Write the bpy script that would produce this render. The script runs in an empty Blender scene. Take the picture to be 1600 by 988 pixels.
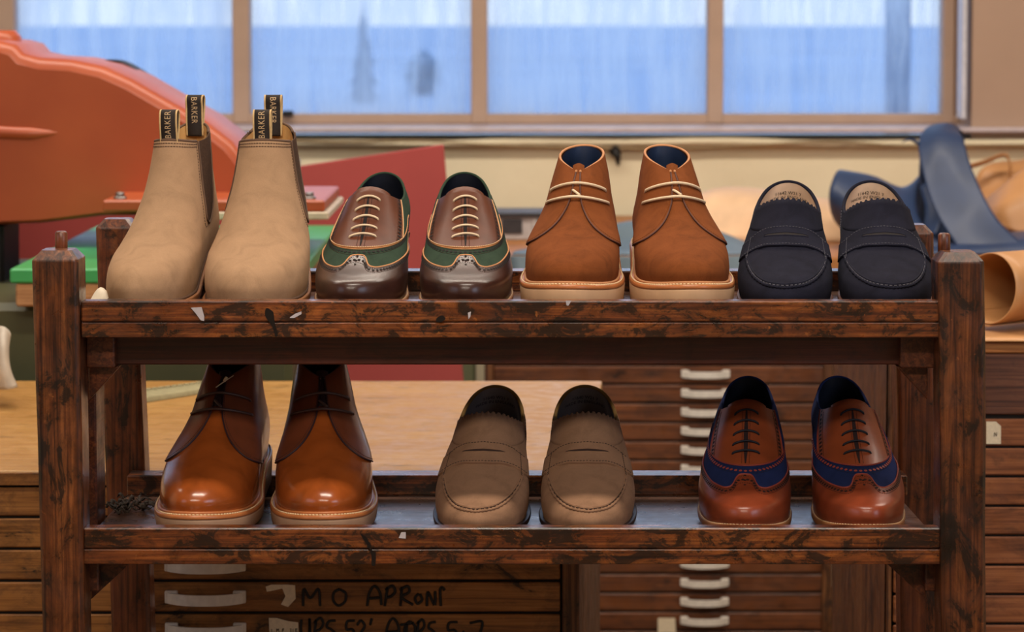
import bpy, math, random
import numpy as np
from mathutils import Vector, Matrix, Euler

scene = bpy.context.scene
COL = scene.collection
rnd = random.Random(7)
PI = math.pi

# ------------------------------------------------------------------ camera
F_PX = 4050.0          # focal length in pixels of the 1600 px wide frame
CAM_D = 2.70           # camera to rack front
CAM_Z = 1.415
PITCH = math.radians(3.5)
PY0 = 278.0            # pixel row of the optical axis (lens shift)

def P(px, py, D):
    """point of the room seen at pixel (px,py), D metres in front of the camera"""
    xc = (px - 800.0) / F_PX
    yc = -(py - PY0) / F_PX
    dy = math.cos(PITCH) + yc * math.sin(PITCH)
    t = D / dy
    return Vector((t * xc, D - CAM_D, CAM_Z + t * (-math.sin(PITCH) + yc * math.cos(PITCH))))

cam_d = bpy.data.cameras.new('camera')
cam = bpy.data.objects.new('camera', cam_d)
COL.objects.link(cam)
cam.location = (0, -CAM_D, CAM_Z)
cam.rotation_euler = (PI / 2 - PITCH, 0, 0)
cam_d.sensor_width = 36.0
cam_d.lens = 36.0 * F_PX / 1600.0
cam_d.shift_y = (PY0 - 494.0) / 1600.0
cam_d.clip_end = 3000
cam_d.dof.use_dof = True
cam_d.dof.focus_distance = 2.86
cam_d.dof.aperture_fstop = 9.0
scene.camera = cam
scene.view_settings.view_transform = 'Standard'
scene.view_settings.look = 'None'
scene.view_settings.gamma = 1.0
scene.view_settings.use_curve_mapping = False
scene.view_settings.exposure = -0.12

# ------------------------------------------------------------------ helpers
def link(o, parent=None):
    COL.objects.link(o)
    if parent is not None:
        o.parent = parent
    return o

def tag(o, label=None, cat=None, group=None, kind=None):
    if label: o['label'] = label
    if cat: o['category'] = cat
    if group: o['group'] = group
    if kind: o['kind'] = kind
    return o

def thing(name, label, cat, loc=(0, 0, 0), rot=(0, 0, 0), group=None):
    o = bpy.data.objects.new(name, None)
    o.empty_display_size = 0.05
    o.location = loc
    o.rotation_euler = rot
    link(o)
    return tag(o, label, cat, group)

class MB:
    """collects geometry, builds ONE mesh object"""
    def __init__(self):
        self.v = []; self.f = []; self.m = []; self.s = []
    def add(self, verts, faces, mat=0, smooth=True):
        b = len(self.v)
        self.v.extend([tuple(float(c) for c in p) for p in verts])
        for f in faces:
            self.f.append(tuple(b + i for i in f)); self.m.append(mat); self.s.append(smooth)
    def box(self, lo, hi, mat=0, bev=0.0):
        x0, y0, z0 = lo; x1, y1, z1 = hi
        b = bev
        if b <= 0:
            v = [(x0,y0,z0),(x1,y0,z0),(x1,y1,z0),(x0,y1,z0),(x0,y0,z1),(x1,y0,z1),(x1,y1,z1),(x0,y1,z1)]
            f = [(0,3,2,1),(4,5,6,7),(0,1,5,4),(1,2,6,5),(2,3,7,6),(3,0,4,7)]
            self.add(v, f, mat, False); return
        # chamfered box: 24 verts
        v = []; idx = {}
        X = (x0, x1); Y = (y0, y1); Z = (z0, z1)
        for i in (0,1):
            for j in (0,1):
                for k in (0,1):
                    sx = b if i == 0 else -b; sy = b if j == 0 else -b; sz = b if k == 0 else -b
                    idx[i,j,k,'x'] = len(v); v.append((X[i], Y[j]+sy, Z[k]+sz))
                    idx[i,j,k,'y'] = len(v); v.append((X[i]+sx, Y[j], Z[k]+sz))
                    idx[i,j,k,'z'] = len(v); v.append((X[i]+sx, Y[j]+sy, Z[k]))
        f = []
        for i in (0,1):
            q = [idx[i,0,0,'x'], idx[i,1,0,'x'], idx[i,1,1,'x'], idx[i,0,1,'x']]
            f.append(q if i else q[::-1])
            q = [idx[0,i,0,'y'], idx[1,i,0,'y'], idx[1,i,1,'y'], idx[0,i,1,'y']]
            f.append(q[::-1] if i else q)
            q = [idx[0,0,i,'z'], idx[1,0,i,'z'], idx[1,1,i,'z'], idx[0,1,i,'z']]
            f.append(q if i else q[::-1])
        for i in (0,1):
            for j in (0,1):
                q = [idx[i,j,0,'x'], idx[i,j,0,'y'], idx[i,j,1,'y'], idx[i,j,1,'x']]
                f.append(q if (i+j) % 2 else q[::-1])
                q = [idx[i,0,j,'x'], idx[i,0,j,'z'], idx[i,1,j,'z'], idx[i,1,j,'x']]
                f.append(q[::-1] if (i+j) % 2 else q)
                q = [idx[0,i,j,'y'], idx[0,i,j,'z'], idx[1,i,j,'z'], idx[1,i,j,'y']]
                f.append(q if (i+j) % 2 else q[::-1])
                for k in (0,1):
                    q = [idx[i,j,k,'x'], idx[i,j,k,'y'], idx[i,j,k,'z']]
                    f.append(q[::-1] if (i+j+k) % 2 else q)
        self.add(v, f, mat, False)
    def grid(self, G, mat=0, close_u=False, smooth=True, flip=False):
        G = np.asarray(G, float); nu, nv = G.shape[:2]
        f = []
        for i in range(nu if close_u else nu - 1):
            i2 = (i + 1) % nu
            for j in range(nv - 1):
                q = (i*nv+j, i2*nv+j, i2*nv+j+1, i*nv+j+1)
                f.append(q[::-1] if flip else q)
        self.add(G.reshape(-1, 3), f, mat, smooth)
    def tube(self, pts, r, mat=0, n=8, close=False, caps=True):
        pts = np.asarray(pts, float); m = len(pts)
        rr = np.broadcast_to(np.asarray(r, float), (m,))
        T = np.zeros_like(pts)
        if close:
            T = np.roll(pts, -1, 0) - np.roll(pts, 1, 0)
        else:
            T[1:-1] = pts[2:] - pts[:-2]; T[0] = pts[1]-pts[0]; T[-1] = pts[-1]-pts[-2]
        T /= np.maximum(np.linalg.norm(T, axis=1, keepdims=True), 1e-12)
        a = np.array((0., 0., 1.)) if abs(T[0][2]) < .9 else np.array((1., 0., 0.))
        N = np.zeros_like(pts); nrm = a - T[0]*a.dot(T[0]); N[0] = nrm/np.linalg.norm(nrm)
        for i in range(1, m):
            nrm = N[i-1] - T[i]*N[i-1].dot(T[i])
            N[i] = nrm/max(np.linalg.norm(nrm), 1e-12)
        B = np.cross(T, N)
        v = []
        for i in range(m):
            for k in range(n):
                t = 2*PI*k/n
                v.append(pts[i] + rr[i]*(math.cos(t)*N[i] + math.sin(t)*B[i]))
        f = []
        for i in range(m if close else m-1):
            i2 = (i+1) % m
            for k in range(n):
                k2 = (k+1) % n
                f.append((i*n+k, i*n+k2, i2*n+k2, i2*n+k))
        if caps and not close:
            f.append(tuple(range(n))[::-1]); f.append(tuple((m-1)*n+k for k in range(n)))
        self.add(v, f, mat, True)
    def dash(self, pts, r, on, off, mat=0, n=5):
        pts = np.asarray(pts, float)
        seg = np.linalg.norm(np.diff(pts, axis=0), axis=1); L = np.concatenate(([0], np.cumsum(seg)))
        t = 0.0
        while t + on < L[-1]:
            q = np.array([[np.interp(u, L, pts[:, k]) for k in range(3)] for u in (t, t+on*.5, t+on)])
            self.tube(q, r, mat, n)
            t += on + off
    def prism(self, poly, depth, mat=0, axis=1, off=0.0, smooth=False):
        """poly: list of 2-D points extruded along axis (1: poly=(x,z), y from off to off+depth ; 0: poly=(y,z); 2: poly=(x,y))"""
        n = len(poly)
        def mk(p, d):
            if axis == 1: return (p[0], d, p[1])
            if axis == 0: return (d, p[0], p[1])
            return (p[0], p[1], d)
        v = [mk(p, off) for p in poly] + [mk(p, off+depth) for p in poly]
        f = [tuple(range(n)), tuple(range(2*n-1, n-1, -1))]
        f += [((i+1) % n, i, n+i, n+(i+1) % n) for i in range(n)]
        self.add(v, f, mat, smooth)
    def build(self, name, mats, parent=None, bevel=0.0, recalc=False, subsurf=0, solid=0.0, loc=None):
        me = bpy.data.meshes.new(name)
        me.from_pydata(self.v, [], self.f)
        if not isinstance(mats, (list, tuple)): mats = [mats]
        for m in mats: me.materials.append(m)
        me.polygons.foreach_set('material_index', self.m)
        me.polygons.foreach_set('use_smooth', self.s)
        me.update()
        if recalc:
            import bmesh
            bm = bmesh.new(); bm.from_mesh(me)
            bmesh.ops.recalc_face_normals(bm, faces=bm.faces); bm.to_mesh(me); bm.free()
        o = bpy.data.objects.new(name, me)
        link(o, parent)
        if loc is not None: o.location = loc
        if bevel > 0:
            b = o.modifiers.new('bevel', 'BEVEL'); b.width = bevel; b.segments = 2; b.limit_method = 'ANGLE'; b.angle_limit = .6
        if solid:
            s = o.modifiers.new('solid', 'SOLIDIFY'); s.thickness = solid; s.offset = 0
        if subsurf:
            s = o.modifiers.new('sub', 'SUBSURF'); s.levels = subsurf; s.render_levels = subsurf
        return o

def pchip(xk, yk):
    xk = np.asarray(xk, float); yk = np.asarray(yk, float)
    h = np.diff(xk); d = np.diff(yk)/h
    n = len(xk); m = np.zeros(n)
    for i in range(1, n-1):
        if d[i-1]*d[i] > 0:
            w1 = 2*h[i]+h[i-1]; w2 = h[i]+2*h[i-1]
            m[i] = (w1+w2)/(w1/d[i-1]+w2/d[i])
    m[0] = d[0]; m[-1] = d[-1]
    def f(x):
        x = np.clip(np.asarray(x, float), xk[0], xk[-1])
        i = np.clip(np.searchsorted(xk, x, side='right')-1, 0, n-2)
        t = (x-xk[i])/h[i]
        return ((1+2*t)*(1-t)**2*yk[i] + t*(1-t)**2*h[i]*m[i] + t*t*(3-2*t)*yk[i+1] + t*t*(t-1)*h[i]*m[i+1])
    return f

def spline(pts, n):
    pts = np.asarray(pts, float)
    t = np.concatenate(([0], np.cumsum(np.linalg.norm(np.diff(pts, axis=0), axis=1))))
    u = np.linspace(0, t[-1], n)
    # catmull-rom
    m = np.zeros_like(pts)
    m[1:-1] = (pts[2:]-pts[:-2])/(t[2:]-t[:-2])[:, None]
    m[0] = (pts[1]-pts[0])/(t[1]-t[0]); m[-1] = (pts[-1]-pts[-2])/(t[-1]-t[-2])
    i = np.clip(np.searchsorted(t, u, side='right')-1, 0, len(t)-2)
    h = (t[i+1]-t[i])[:, None]; s = ((u-t[i])/(t[i+1]-t[i]))[:, None]
    return ((1+2*s)*(1-s)**2*pts[i] + s*(1-s)**2*h*m[i] + s*s*(3-2*s)*pts[i+1] + s*s*(s-1)*h*m[i+1])

def sm(a, b, x):
    t = np.clip((np.asarray(x, float)-a)/(b-a), 0, 1); return t*t*(3-2*t)

# ------------------------------------------------------------------ materials
def srgb(r, g, b):
    def c(u):
        u /= 255.0
        return u/12.92 if u <= .04045 else ((u+.055)/1.055)**2.4
    return (c(r), c(g), c(b), 1.0)

class NT:
    def __init__(self, name):
        self.m = bpy.data.materials.new(name); self.m.use_nodes = True
        self.t = self.m.node_tree; self.n = self.t.nodes; self.l = self.t.links
        self.b = self.n['Principled BSDF']
        self.tc = self.n.new('ShaderNodeTexCoord')
    def mapc(self, scale=(1,1,1), loc=(0,0,0), rot=(0,0,0)):
        mp = self.n.new('ShaderNodeMapping'); self.l.new(self.tc.outputs['Object'], mp.inputs[0])
        mp.inputs['Scale'].default_value = scale; mp.inputs['Location'].default_value = loc; mp.inputs['Rotation'].default_value = rot
        return mp.outputs[0]
    def noise(self, scale, detail=4, rough=.55, dist=0, vec=None):
        n = self.n.new('ShaderNodeTexNoise'); n.inputs['Scale'].default_value = scale
        n.inputs['Detail'].default_value = detail; n.inputs['Roughness'].default_value = rough; n.inputs['Distortion'].default_value = dist
        self.l.new(vec if vec is not None else self.tc.outputs['Object'], n.inputs['Vector'])
        return n.outputs['Fac']
    def ramp(self, fac, stops, interp='LINEAR'):
        r = self.n.new('ShaderNodeValToRGB'); r.color_ramp.interpolation = interp
        e = r.color_ramp.elements
        while len(e) < len(stops): e.new(.5)
        for el, (p, c) in zip(e, stops):
            el.position = p; el.color = c if len(c) == 4 else (*c, 1)
        self.l.new(fac, r.inputs[0]); return r.outputs[0]
    def mix(self, fac, a, b, mode='MIX'):
        x = self.n.new('ShaderNodeMix'); x.data_type = 'RGBA'; x.blend_type = mode
        for s, val in ((x.inputs[0], fac), (x.inputs[6], a), (x.inputs[7], b)):
            if hasattr(val, 'is_linked'): self.l.new(val, s)
            else: s.default_value = val
        return x.outputs[2]
    def math(self, op, a, b=0.0):
        x = self.n.new('ShaderNodeMath'); x.operation = op
        for s, val in ((x.inputs[0], a), (x.inputs[1], b)):
            if hasattr(val, 'is_linked'): self.l.new(val, s)
            else: s.default_value = val
        return x.outputs[0]
    def bump(self, h, strength=.3, dist=.001):
        b = self.n.new('ShaderNodeBump'); b.inputs['Strength'].default_value = strength; b.inputs['Distance'].default_value = dist
        self.l.new(h, b.inputs['Height']); self.l.new(b.outputs[0], self.b.inputs['Normal'])
    def set(self, **k):
        for key, val in k.items():
            s = self.b.inputs[key.replace('_', ' ')]
            if hasattr(val, 'is_linked'): self.l.new(val, s)
            else: s.default_value = val
        return self

def g(v): return (v, v, v, 1)

def plain(name, col, rough=.6, metal=0.0, var=.12, scale=60, spec=.5, bump=0.0, coat=0.0):
    t = NT(name)
    n = t.noise(scale, 4)
    d = tuple(c*(1-var) for c in col[:3])+(1,); u = tuple(min(1, c*(1+var)) for c in col[:3])+(1,)
    t.set(Base_Color=t.ramp(n, [(.3, d), (.7, u)]), Roughness=rough, Metallic=metal)
    t.b.inputs['Specular IOR Level'].default_value = spec
    if coat: t.set(Coat_Weight=coat, Coat_Roughness=.1)
    if bump: t.bump(n, bump, .001)
    return t.m

def suede(name, col, dark=.68, light=1.22, sheen=.35, tint=None):
    t = NT(name)
    big = t.noise(38, 3, .6, .6)
    fine = t.noise(900, 2, .6)
    d = tuple(c*dark for c in col[:3])+(1,); u = tuple(min(1, c*light) for c in col[:3])+(1,)
    c1 = t.ramp(big, [(.3, d), (.5, col), (.72, u)])
    c2 = t.mix(.22, c1, t.ramp(fine, [(.35, d), (.65, u)]))
    t.set(Base_Color=c2, Roughness=.95)
    t.b.inputs['Specular IOR Level'].default_value = .12
    t.b.inputs['Sheen Weight'].default_value = sheen
    t.b.inputs['Sheen Roughness'].default_value = .55
    t.b.inputs['Sheen Tint'].default_value = tint or u
    t.bump(fine, .25, .0006)
    return t.m

def leather(name, col, dark=.6, rough=.24, coat=.35, var_scale=26, light=1.25):
    t = NT(name)
    big = t.noise(var_scale, 3, .5, .3)
    fine = t.noise(1400, 3, .5)
    d = tuple(c*dark for c in col[:3])+(1,); u = tuple(min(1, c*light) for c in col[:3])+(1,)
    t.set(Base_Color=t.ramp(big, [(.3, d), (.5, col), (.75, u)]), Roughness=rough, Coat_Weight=coat, Coat_Roughness=.16)
    t.b.inputs['Specular IOR Level'].default_value = .5
    t.bump(fine, .06, .0004)
    return t.m

def wood(name, base, dark, light, axis='x', stain=.0, rough=.4, coat=0.0, grain=1.0, stain_scale=22, seed=0.0, wear=0.0, bump=.25):
    """grain runs along axis; stain = share of near black blotches"""
    t = NT(name)
    lo = {'x': (5, 190, 190), 'y': (190, 5, 190), 'z': (190, 190, 5)}[axis]
    gv = t.mapc(lo, (seed, seed*1.7, seed*.6))
    gr = t.noise(1.0*grain, 5, .65, .8, gv)
    sv = t.mapc((1, 1, 1), (seed*3.1, seed, seed*2))
    big = t.noise(7, 3, .6, .4, sv)
    c = t.ramp(gr, [(.34, dark), (.49, base), (.66, light)])
    c = t.mix(t.ramp(big, [(.35, g(0)), (.7, g(.6))]), c, dark)
    if stain > 0:
        sa = {'x': (.55, 1, 1), 'y': (1, .55, 1), 'z': (1, 1, .5)}[axis]
        st = t.noise(stain_scale, 9, .76, .6, t.mapc(sa, (seed*5, seed*2, seed)))
        th = .70-stain*.35
        m = t.ramp(st, [(th-.13, g(0)), (th-.03, g(.38)), (th-.005, g(.45)), (th+.025, g(.9))])
        c = t.mix(m, c, srgb(15, 8, 5))
    if wear > 0:
        w = t.noise(70, 6, .7, .2, t.mapc((1, 1, 1), (seed+9, 3, 1)))
        c = t.mix(t.ramp(w, [(.70-wear*.2, g(0)), (.74-wear*.2, g(.55))]), c, light)
    rn = t.noise(35, 4, .6)
    rr = t.ramp(rn, [(.3, g(rough*.75)), (.7, g(min(1, rough*1.35)))])
    t.set(Base_Color=c, Roughness=rr)
    if coat: t.set(Coat_Weight=coat, Coat_Roughness=.2)
    t.bump(t.mix(.5, gr, rn), bump, .0012)
    return t.m

RB, RD, RL = srgb(128, 64, 26), srgb(64, 27, 11), srgb(174, 100, 44)
M = {}
M['rack_x'] = wood('rack varnished wood', RB, RD, RL, 'x', stain=.52, rough=.3, coat=.35, wear=.25, seed=.3, stain_scale=48)
M['rack_x2'] = wood('rack varnished wood lower', RB, RD, RL, 'x', stain=.53, rough=.3, coat=.35, wear=.2, seed=2.3, stain_scale=48)
M['rack_z'] = wood('rack post wood', srgb(106, 54, 24), srgb(46, 19, 9), srgb(146, 84, 42), 'z', stain=.47, rough=.33, coat=.25, wear=.25, seed=1.1, stain_scale=34)
M['rack_z2'] = wood('rack back post wood', srgb(112, 54, 25), srgb(56, 24, 11), srgb(142, 78, 38), 'z', stain=.34, rough=.36, coat=.2, seed=3.1, stain_scale=34)
M['rack_dark'] = wood('rack dark rail wood', srgb(78, 30, 16), srgb(46, 16, 9), srgb(96, 42, 22), 'x', stain=.2, rough=.4, coat=.1, seed=4.1)
M['rack_side'] = wood('rack side wood', srgb(100, 46, 22), srgb(54, 22, 10), srgb(134, 74, 38), 'y', stain=.3, rough=.4, coat=.15, seed=5.1)
M['shelf'] = wood('worn shelf board', srgb(112, 78, 62), srgb(80, 52, 40), srgb(138, 102, 84), 'x', stain=.12, rough=.3, coat=.3, seed=6.2, wear=.2)
M['end_grain'] = wood('end grain', srgb(140, 82, 46), srgb(70, 32, 16), srgb(182, 120, 74), 'z', stain=.45, rough=.3, coat=.4, stain_scale=120, seed=7)
M['chest'] = wood('plan chest drawer wood', srgb(152, 98, 44), srgb(108, 64, 26), srgb(178, 120, 62), 'x', stain=.26, rough=.5, coat=.05, wear=.2, seed=1.9)
M['chest_dark'] = wood('plan chest frame wood', srgb(112, 66, 34), srgb(66, 36, 18), srgb(150, 100, 56), 'z', stain=.3, rough=.5, seed=2.9)
M['chest_back'] = wood('rear plan chest drawer wood', srgb(108, 60, 30), srgb(66, 33, 15), srgb(134, 78, 40), 'x', stain=.2, rough=.5, seed=8.9)
M['chest_right'] = wood('right plan chest drawer wood', srgb(140, 82, 46), srgb(96, 52, 28), srgb(166, 104, 62), 'x', stain=.15, rough=.5, seed=9.9)
M['chest_fascia'] = wood('dark fascia board', srgb(92, 54, 38), srgb(60, 34, 24), srgb(112, 70, 50), 'x', stain=.1, rough=.5, seed=11.9)
M['plytop'] = wood('plywood cutting top', srgb(174, 130, 70), srgb(158, 112, 56), srgb(184, 142, 82), 'x', stain=.03, rough=.42, grain=.8, seed=3.7, bump=.05)
M['bench_top'] = wood('bench top wood', srgb(180, 118, 60), srgb(150, 90, 42), srgb(196, 138, 76), 'x', stain=.1, rough=.5, seed=5.7)
M['gap'] = plain('dark gap', srgb(20, 12, 8), .9)
M['handle'] = plain('painted metal handle', srgb(222, 214, 204), .45, .0, .1, 90)
M['label'] = plain('old paper label', srgb(222, 206, 178), .8, 0, .1, 200)
M['marker'] = plain('black marker', srgb(14, 12, 12), .6)
M['red_board'] = plain('dull red board', srgb(158, 66, 62), .7, 0, .06, 6, .3)
M['olive'] = plain('olive machine paint', srgb(72, 72, 44), .5, 0, .15, 8)
M['grey_green'] = plain('grey green paint', srgb(112, 116, 84), .6, 0, .1, 10)
M['strap'] = plain('grey green webbing', srgb(150, 142, 108), .8, 0, .12, 120)
M['green_pad'] = plain('green cutting pad', srgb(60, 160, 92), .38, 0, .06, 10)
M['block'] = wood('laminated block', srgb(190, 140, 92), srgb(120, 78, 46), srgb(214, 168, 120), 'x', stain=.1, rough=.6, seed=12)
M['metal'] = plain('dull steel', srgb(150, 146, 144), .35, .9, .1, 40)
M['iron'] = plain('dark iron', srgb(36, 34, 34), .5, .5, .2, 30)
M['cream_slab'] = plain('cream nylon slab', srgb(196, 180, 156), .5)
t = NT('orange machine enamel')
n1 = t.noise(5, 4, .5); n2 = t.noise(36, 5, .7)
oc = t.ramp(n1, [(.3, srgb(158, 68, 32)), (.7, srgb(174, 82, 40))])
oc = t.mix(t.ramp(n2, [(.70, g(0)), (.73, g(.7))]), oc, srgb(226, 150, 110))
t.set(Base_Color=oc, Roughness=.42, Coat_Weight=.15, Coat_Roughness=.25); M['orange'] = t.m
# shoes
M['beige_suede'] = suede('beige suede', srgb(164, 131, 101), .8, 1.14)
M['beige_trim'] = plain('taupe edge', srgb(96, 70, 52), .8)
M['elastic'] = plain('brown elastic', srgb(78, 58, 46), .95, 0, .25, 500, .1, .3)
M['tan_lining'] = leather('tan lining', srgb(214, 166, 104), .85, .5, 0)
M['peach_lining'] = leather('pale lining', srgb(200, 174, 150), .88, .5, 0)
M['navy_lining'] = leather('navy lining', srgb(30, 44, 72), .8, .45, 0)
M['dark_lining'] = leather('dark navy lining', srgb(16, 20, 34), .8, .5, 0)
M['slate_lining'] = leather('slate lining', srgb(112, 100, 98), .85, .5, 0)
M['tab_black'] = plain('black webbing', srgb(40, 30, 24), .8, 0, .2, 400)
M['tab_tan'] = plain('tan webbing edge', srgb(206, 172, 120), .8, 0, .1, 300)
M['tab_text'] = plain('tan woven lettering', srgb(196, 164, 124), .8)
M['sole_tan'] = plain('tan sole edge', srgb(150, 98, 58), .5, 0, .12, 60)
M['sole_mid'] = plain('brown sole edge', srgb(120, 74, 44), .45, 0, .12, 60)
M['sole_cream'] = plain('cream rubber sole', srgb(200, 160, 122), .6, 0, .06, 50)
M['sole_taupe'] = plain('taupe rubber sole', srgb(168, 132, 104), .6, 0, .06, 50)
M['welt_tan'] = leather('tan welt', srgb(186, 112, 62), .8, .35, .2)
M['sole_black'] = plain('dark sole edge', srgb(44, 34, 34), .4, 0, .1, 60)
M['rubber_tan'] = plain('gum rubber', srgb(166, 104, 58), .6)
M['stitch_white'] = plain('pale stitching', srgb(226, 196, 152), .8)
M['stitch_grey'] = plain('grey stitching', srgb(76, 74, 84), .8)
M['stitch_dark'] = plain('dark brown stitching', srgb(58, 36, 26), .8)
M['hole'] = plain('punched hole', srgb(20, 12, 10), .9)
M['green_suede'] = suede('green suede', srgb(48, 63, 50), .72, 1.2, .2)
M['burgundy'] = leather('burgundy brown leather', srgb(60, 35, 28), .62, .31, .12)
M['brown_facing'] = leather('brown leather', srgb(92, 50, 32), .72, .42, .0)
M['brown_facing'].node_tree.nodes['Principled BSDF'].inputs['Specular IOR Level'].default_value = .25
M['edge_tan'] = plain('tan cut edge', srgb(196, 134, 82), .6)
M['lace_cream'] = plain('cream waxed lace', srgb(222, 198, 164), .6, 0, .08, 300)
M['lace_navy'] = plain('navy waxed lace', srgb(14, 16, 30), .7, 0, .1, 300)
M['lace_brown'] = plain('dark brown lace', srgb(84, 58, 50), .5, 0, .1, 300)
M['snuff_suede'] = suede('snuff suede', srgb(116, 63, 30), .7, 1.22, .2)
M['snuff_edge'] = plain('snuff cut edge', srgb(82, 44, 30), .7)
M['snuff_lip'] = plain('tan folded edge', srgb(190, 130, 84), .7)
M['navy_suede'] = suede('dark navy suede', srgb(29, 29, 41), .65, 1.3, .1)
M['mole_suede'] = suede('mole brown suede', srgb(150, 114, 88), .76, 1.18)
M['mole_edge'] = suede('khaki suede', srgb(128, 98, 54), .8, 1.15)
M['tan_calf'] = leather('chestnut calf leather', srgb(158, 78, 30), .72, .24, .4)
M['tan_calf_dark'] = leather('dark chestnut calf leather', srgb(120, 62, 38), .72, .3, .35)
M['dark_edge'] = plain('dark purple brown edge', srgb(52, 28, 30), .5)
M['cap_tan'] = leather('chestnut brogue leather', srgb(134, 60, 34), .7, .31, .12)
M['facing_tan'] = leather('chestnut facing leather', srgb(140, 66, 34), .7, .45, .08)
M['cap_edge'] = plain('reddish cut edge', srgb(150, 62, 48), .6)
M['blue_suede'] = suede('royal navy suede', srgb(32, 42, 82), .68, 1.2)
M['hole_dark'] = plain('dark punched hole', srgb(34, 12, 12), .9)
# ------------------------------------------------------------------ shoes
mm = .001
class Last:
    """upper of a shoe: a bowl from the sole line (v=0) to the collar (v=1), phi runs round it (0 toe, pi heel)"""
    def __init__(self, st, side, sc=1.0, wsc=1.0):
        v = st['v']; k = mm*sc; st = dict(st)
        vv_ = np.array(v, float); d0 = st['t']+st['spring']-st['Fz'][0]; d1 = st['t']+st['heel']-st['Rz'][0]
        st['Fz'] = list(np.array(st['Fz'])+d0*(1-vv_)**st.get('lift_k', 1.3)); st['Rz'] = list(np.array(st['Rz'])+d1*(1-vv_)**2)
        st['W'] = list(np.array(st['W'])*wsc)
        self.fy, self.fz = pchip(v, np.array(st['Fy'])*k), pchip(v, np.array(st['Fz'])*k)
        self.ry, self.rz = pchip(v, np.array(st['Ry'])*k), pchip(v, np.array(st['Rz'])*k)
        self.w = pchip(v, np.array(st['W'])*k); self.bl = pchip(v, st['b']); self.dip = pchip(v, np.array(st['dip'])*k)
        self.ke = pchip(v, st.get('ke', [1.0]*len(v)))
        self.ro = pchip(*st['r_out']); self.ri = pchip(*st['r_in']); self.r1 = pchip(*st['r_top'])
        self.side = side            # +1: outer side of the foot is +x
        self.sc = sc
        t, sp, hl = st['t']*k, st['spring']*k, st['heel']*k
        self.z0 = lambda s: t + sp*np.maximum(0, (.3-s)/.3)**2 + hl*sm(.36, .72, s)
        self.zb = lambda s: sp*np.maximum(0, (.3-s)/.3)**2 + (hl*sm(.36, .72, s) if st['heeled'] else 0*s)
        z00, z01 = float(self.z0(0.)), float(self.z0(1.))
        self.dev = lambda s: self.z0(s) - (z00 + (z01-z00)*s)
    def ratio(self, ph, v):
        s = (1-np.cos(ph))/2
        out = (np.sin(ph)*self.side) >= 0
        r0 = np.where(out, self.ro(s), self.ri(s))
        b = self.bl(v)
        return r0*(1-b) + self.r1(s)*b
    def S(self, ph, v):
        ph, v = np.broadcast_arrays(np.asarray(ph, float), np.asarray(v, float))
        s = (1-np.cos(ph))/2
        x = self.w(v)*np.sin(ph)*self.ratio(ph, v)
        fy = self.fy(v); y = fy + (self.ry(v)-fy)*s
        e = 1-(1-s)**self.ke(v)
        fz = self.fz(v); z = fz + (self.rz(v)-fz)*e + self.dip(v)*np.sin(ph)**2 + self.dev(s)*(1-v)**3
        return np.stack([x, y, z], -1)
    def N(self, ph, v):
        ph, v = np.broadcast_arrays(np.asarray(ph, float), np.asarray(v, float))
        h = 2e-3
        a = self.S(ph+h, v)-self.S(ph-h, v)
        v0 = np.clip(v-h, 0, 1); v1 = np.clip(v+h, 0, 1)
        b = self.S(ph, v1)-self.S(ph, v0)
        n = np.cross(a, b)
        return n/np.maximum(np.linalg.norm(n, axis=-1, keepdims=True), 1e-12)
    def at(self, ph, v, off=0.0):
        return self.S(ph, v) + self.N(ph, v)*np.asarray(off)[..., None] if np.ndim(off) else self.S(ph, v)+self.N(ph, v)*off
    def ring0(self, off, n=96):
        ph = 2*PI*np.arange(n)/n
        p = self.S(ph, 0*ph)
        d = np.roll(p, -1, 0)-np.roll(p, 1, 0)
        nx, ny = d[:, 1], -d[:, 0]
        L = np.maximum(np.hypot(nx, ny), 1e-9)
        q = p.copy(); q[:, 0] += nx/L*off; q[:, 1] += ny/L*off
        return ph, q

def patch(B, la, PH, V, off, mat=0, skirt=.0016, edge=None, smooth=True):
    """overlay piece of leather following the last, with its cut edge"""
    PH, V = np.broadcast_arrays(PH, V)
    G = la.at(PH, V, off)
    B.grid(G, mat, smooth=smooth)
    lo = la.at(PH, V, off-skirt)
    em = mat if edge is None else edge
    nu, nv = PH.shape
    B.grid(np.stack([lo[:, 0], G[:, 0]], 1), em)
    B.grid(np.stack([G[:, -1], lo[:, -1]], 1), em)
    B.grid(np.stack([G[0], lo[0]], 1), em)
    B.grid(np.stack([lo[-1], G[-1]], 1), em)

def dots(B, la, ph, v, off, r, mat, n=7, stretch=None):
    for a, b in zip(np.atleast_1d(ph), np.atleast_1d(v)):
        c = la.at(a, b, off); nn = la.N(a, b)
        u = la.S(a+.01, b)-la.S(a-.01, b); u = u - nn*u.dot(nn); u /= np.linalg.norm(u)
        w = np.cross(nn, u)
        q = [c + r*(math.cos(2*PI*k/n)*u + math.sin(2*PI*k/n)*w) for k in range(n)]
        B.add(q, [tuple(range(n))], mat, False)

def resample(ph, v, la, step):
    """points at even steps along a curve on the last"""
    p = la.S(ph, v); L = np.concatenate(([0], np.cumsum(np.linalg.norm(np.diff(p, axis=0), axis=1))))
    m = max(2, int(L[-1]/step)); u = np.linspace(0, L[-1], m)
    return np.interp(u, L, ph), np.interp(u, L, v)

NPH, NV = 112, 48
def shell(la, mats, name, parent, v1=1.0, off=0.0, smat=0):
    ph = 2*PI*np.arange(NPH)/NPH
    v = np.linspace(0, v1, NV)
    PH, V = np.meshgrid(ph, v, indexing='ij')
    B = MB(); B.grid(la.at(PH, V, off), smat, close_u=True)
    return B, ph

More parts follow.
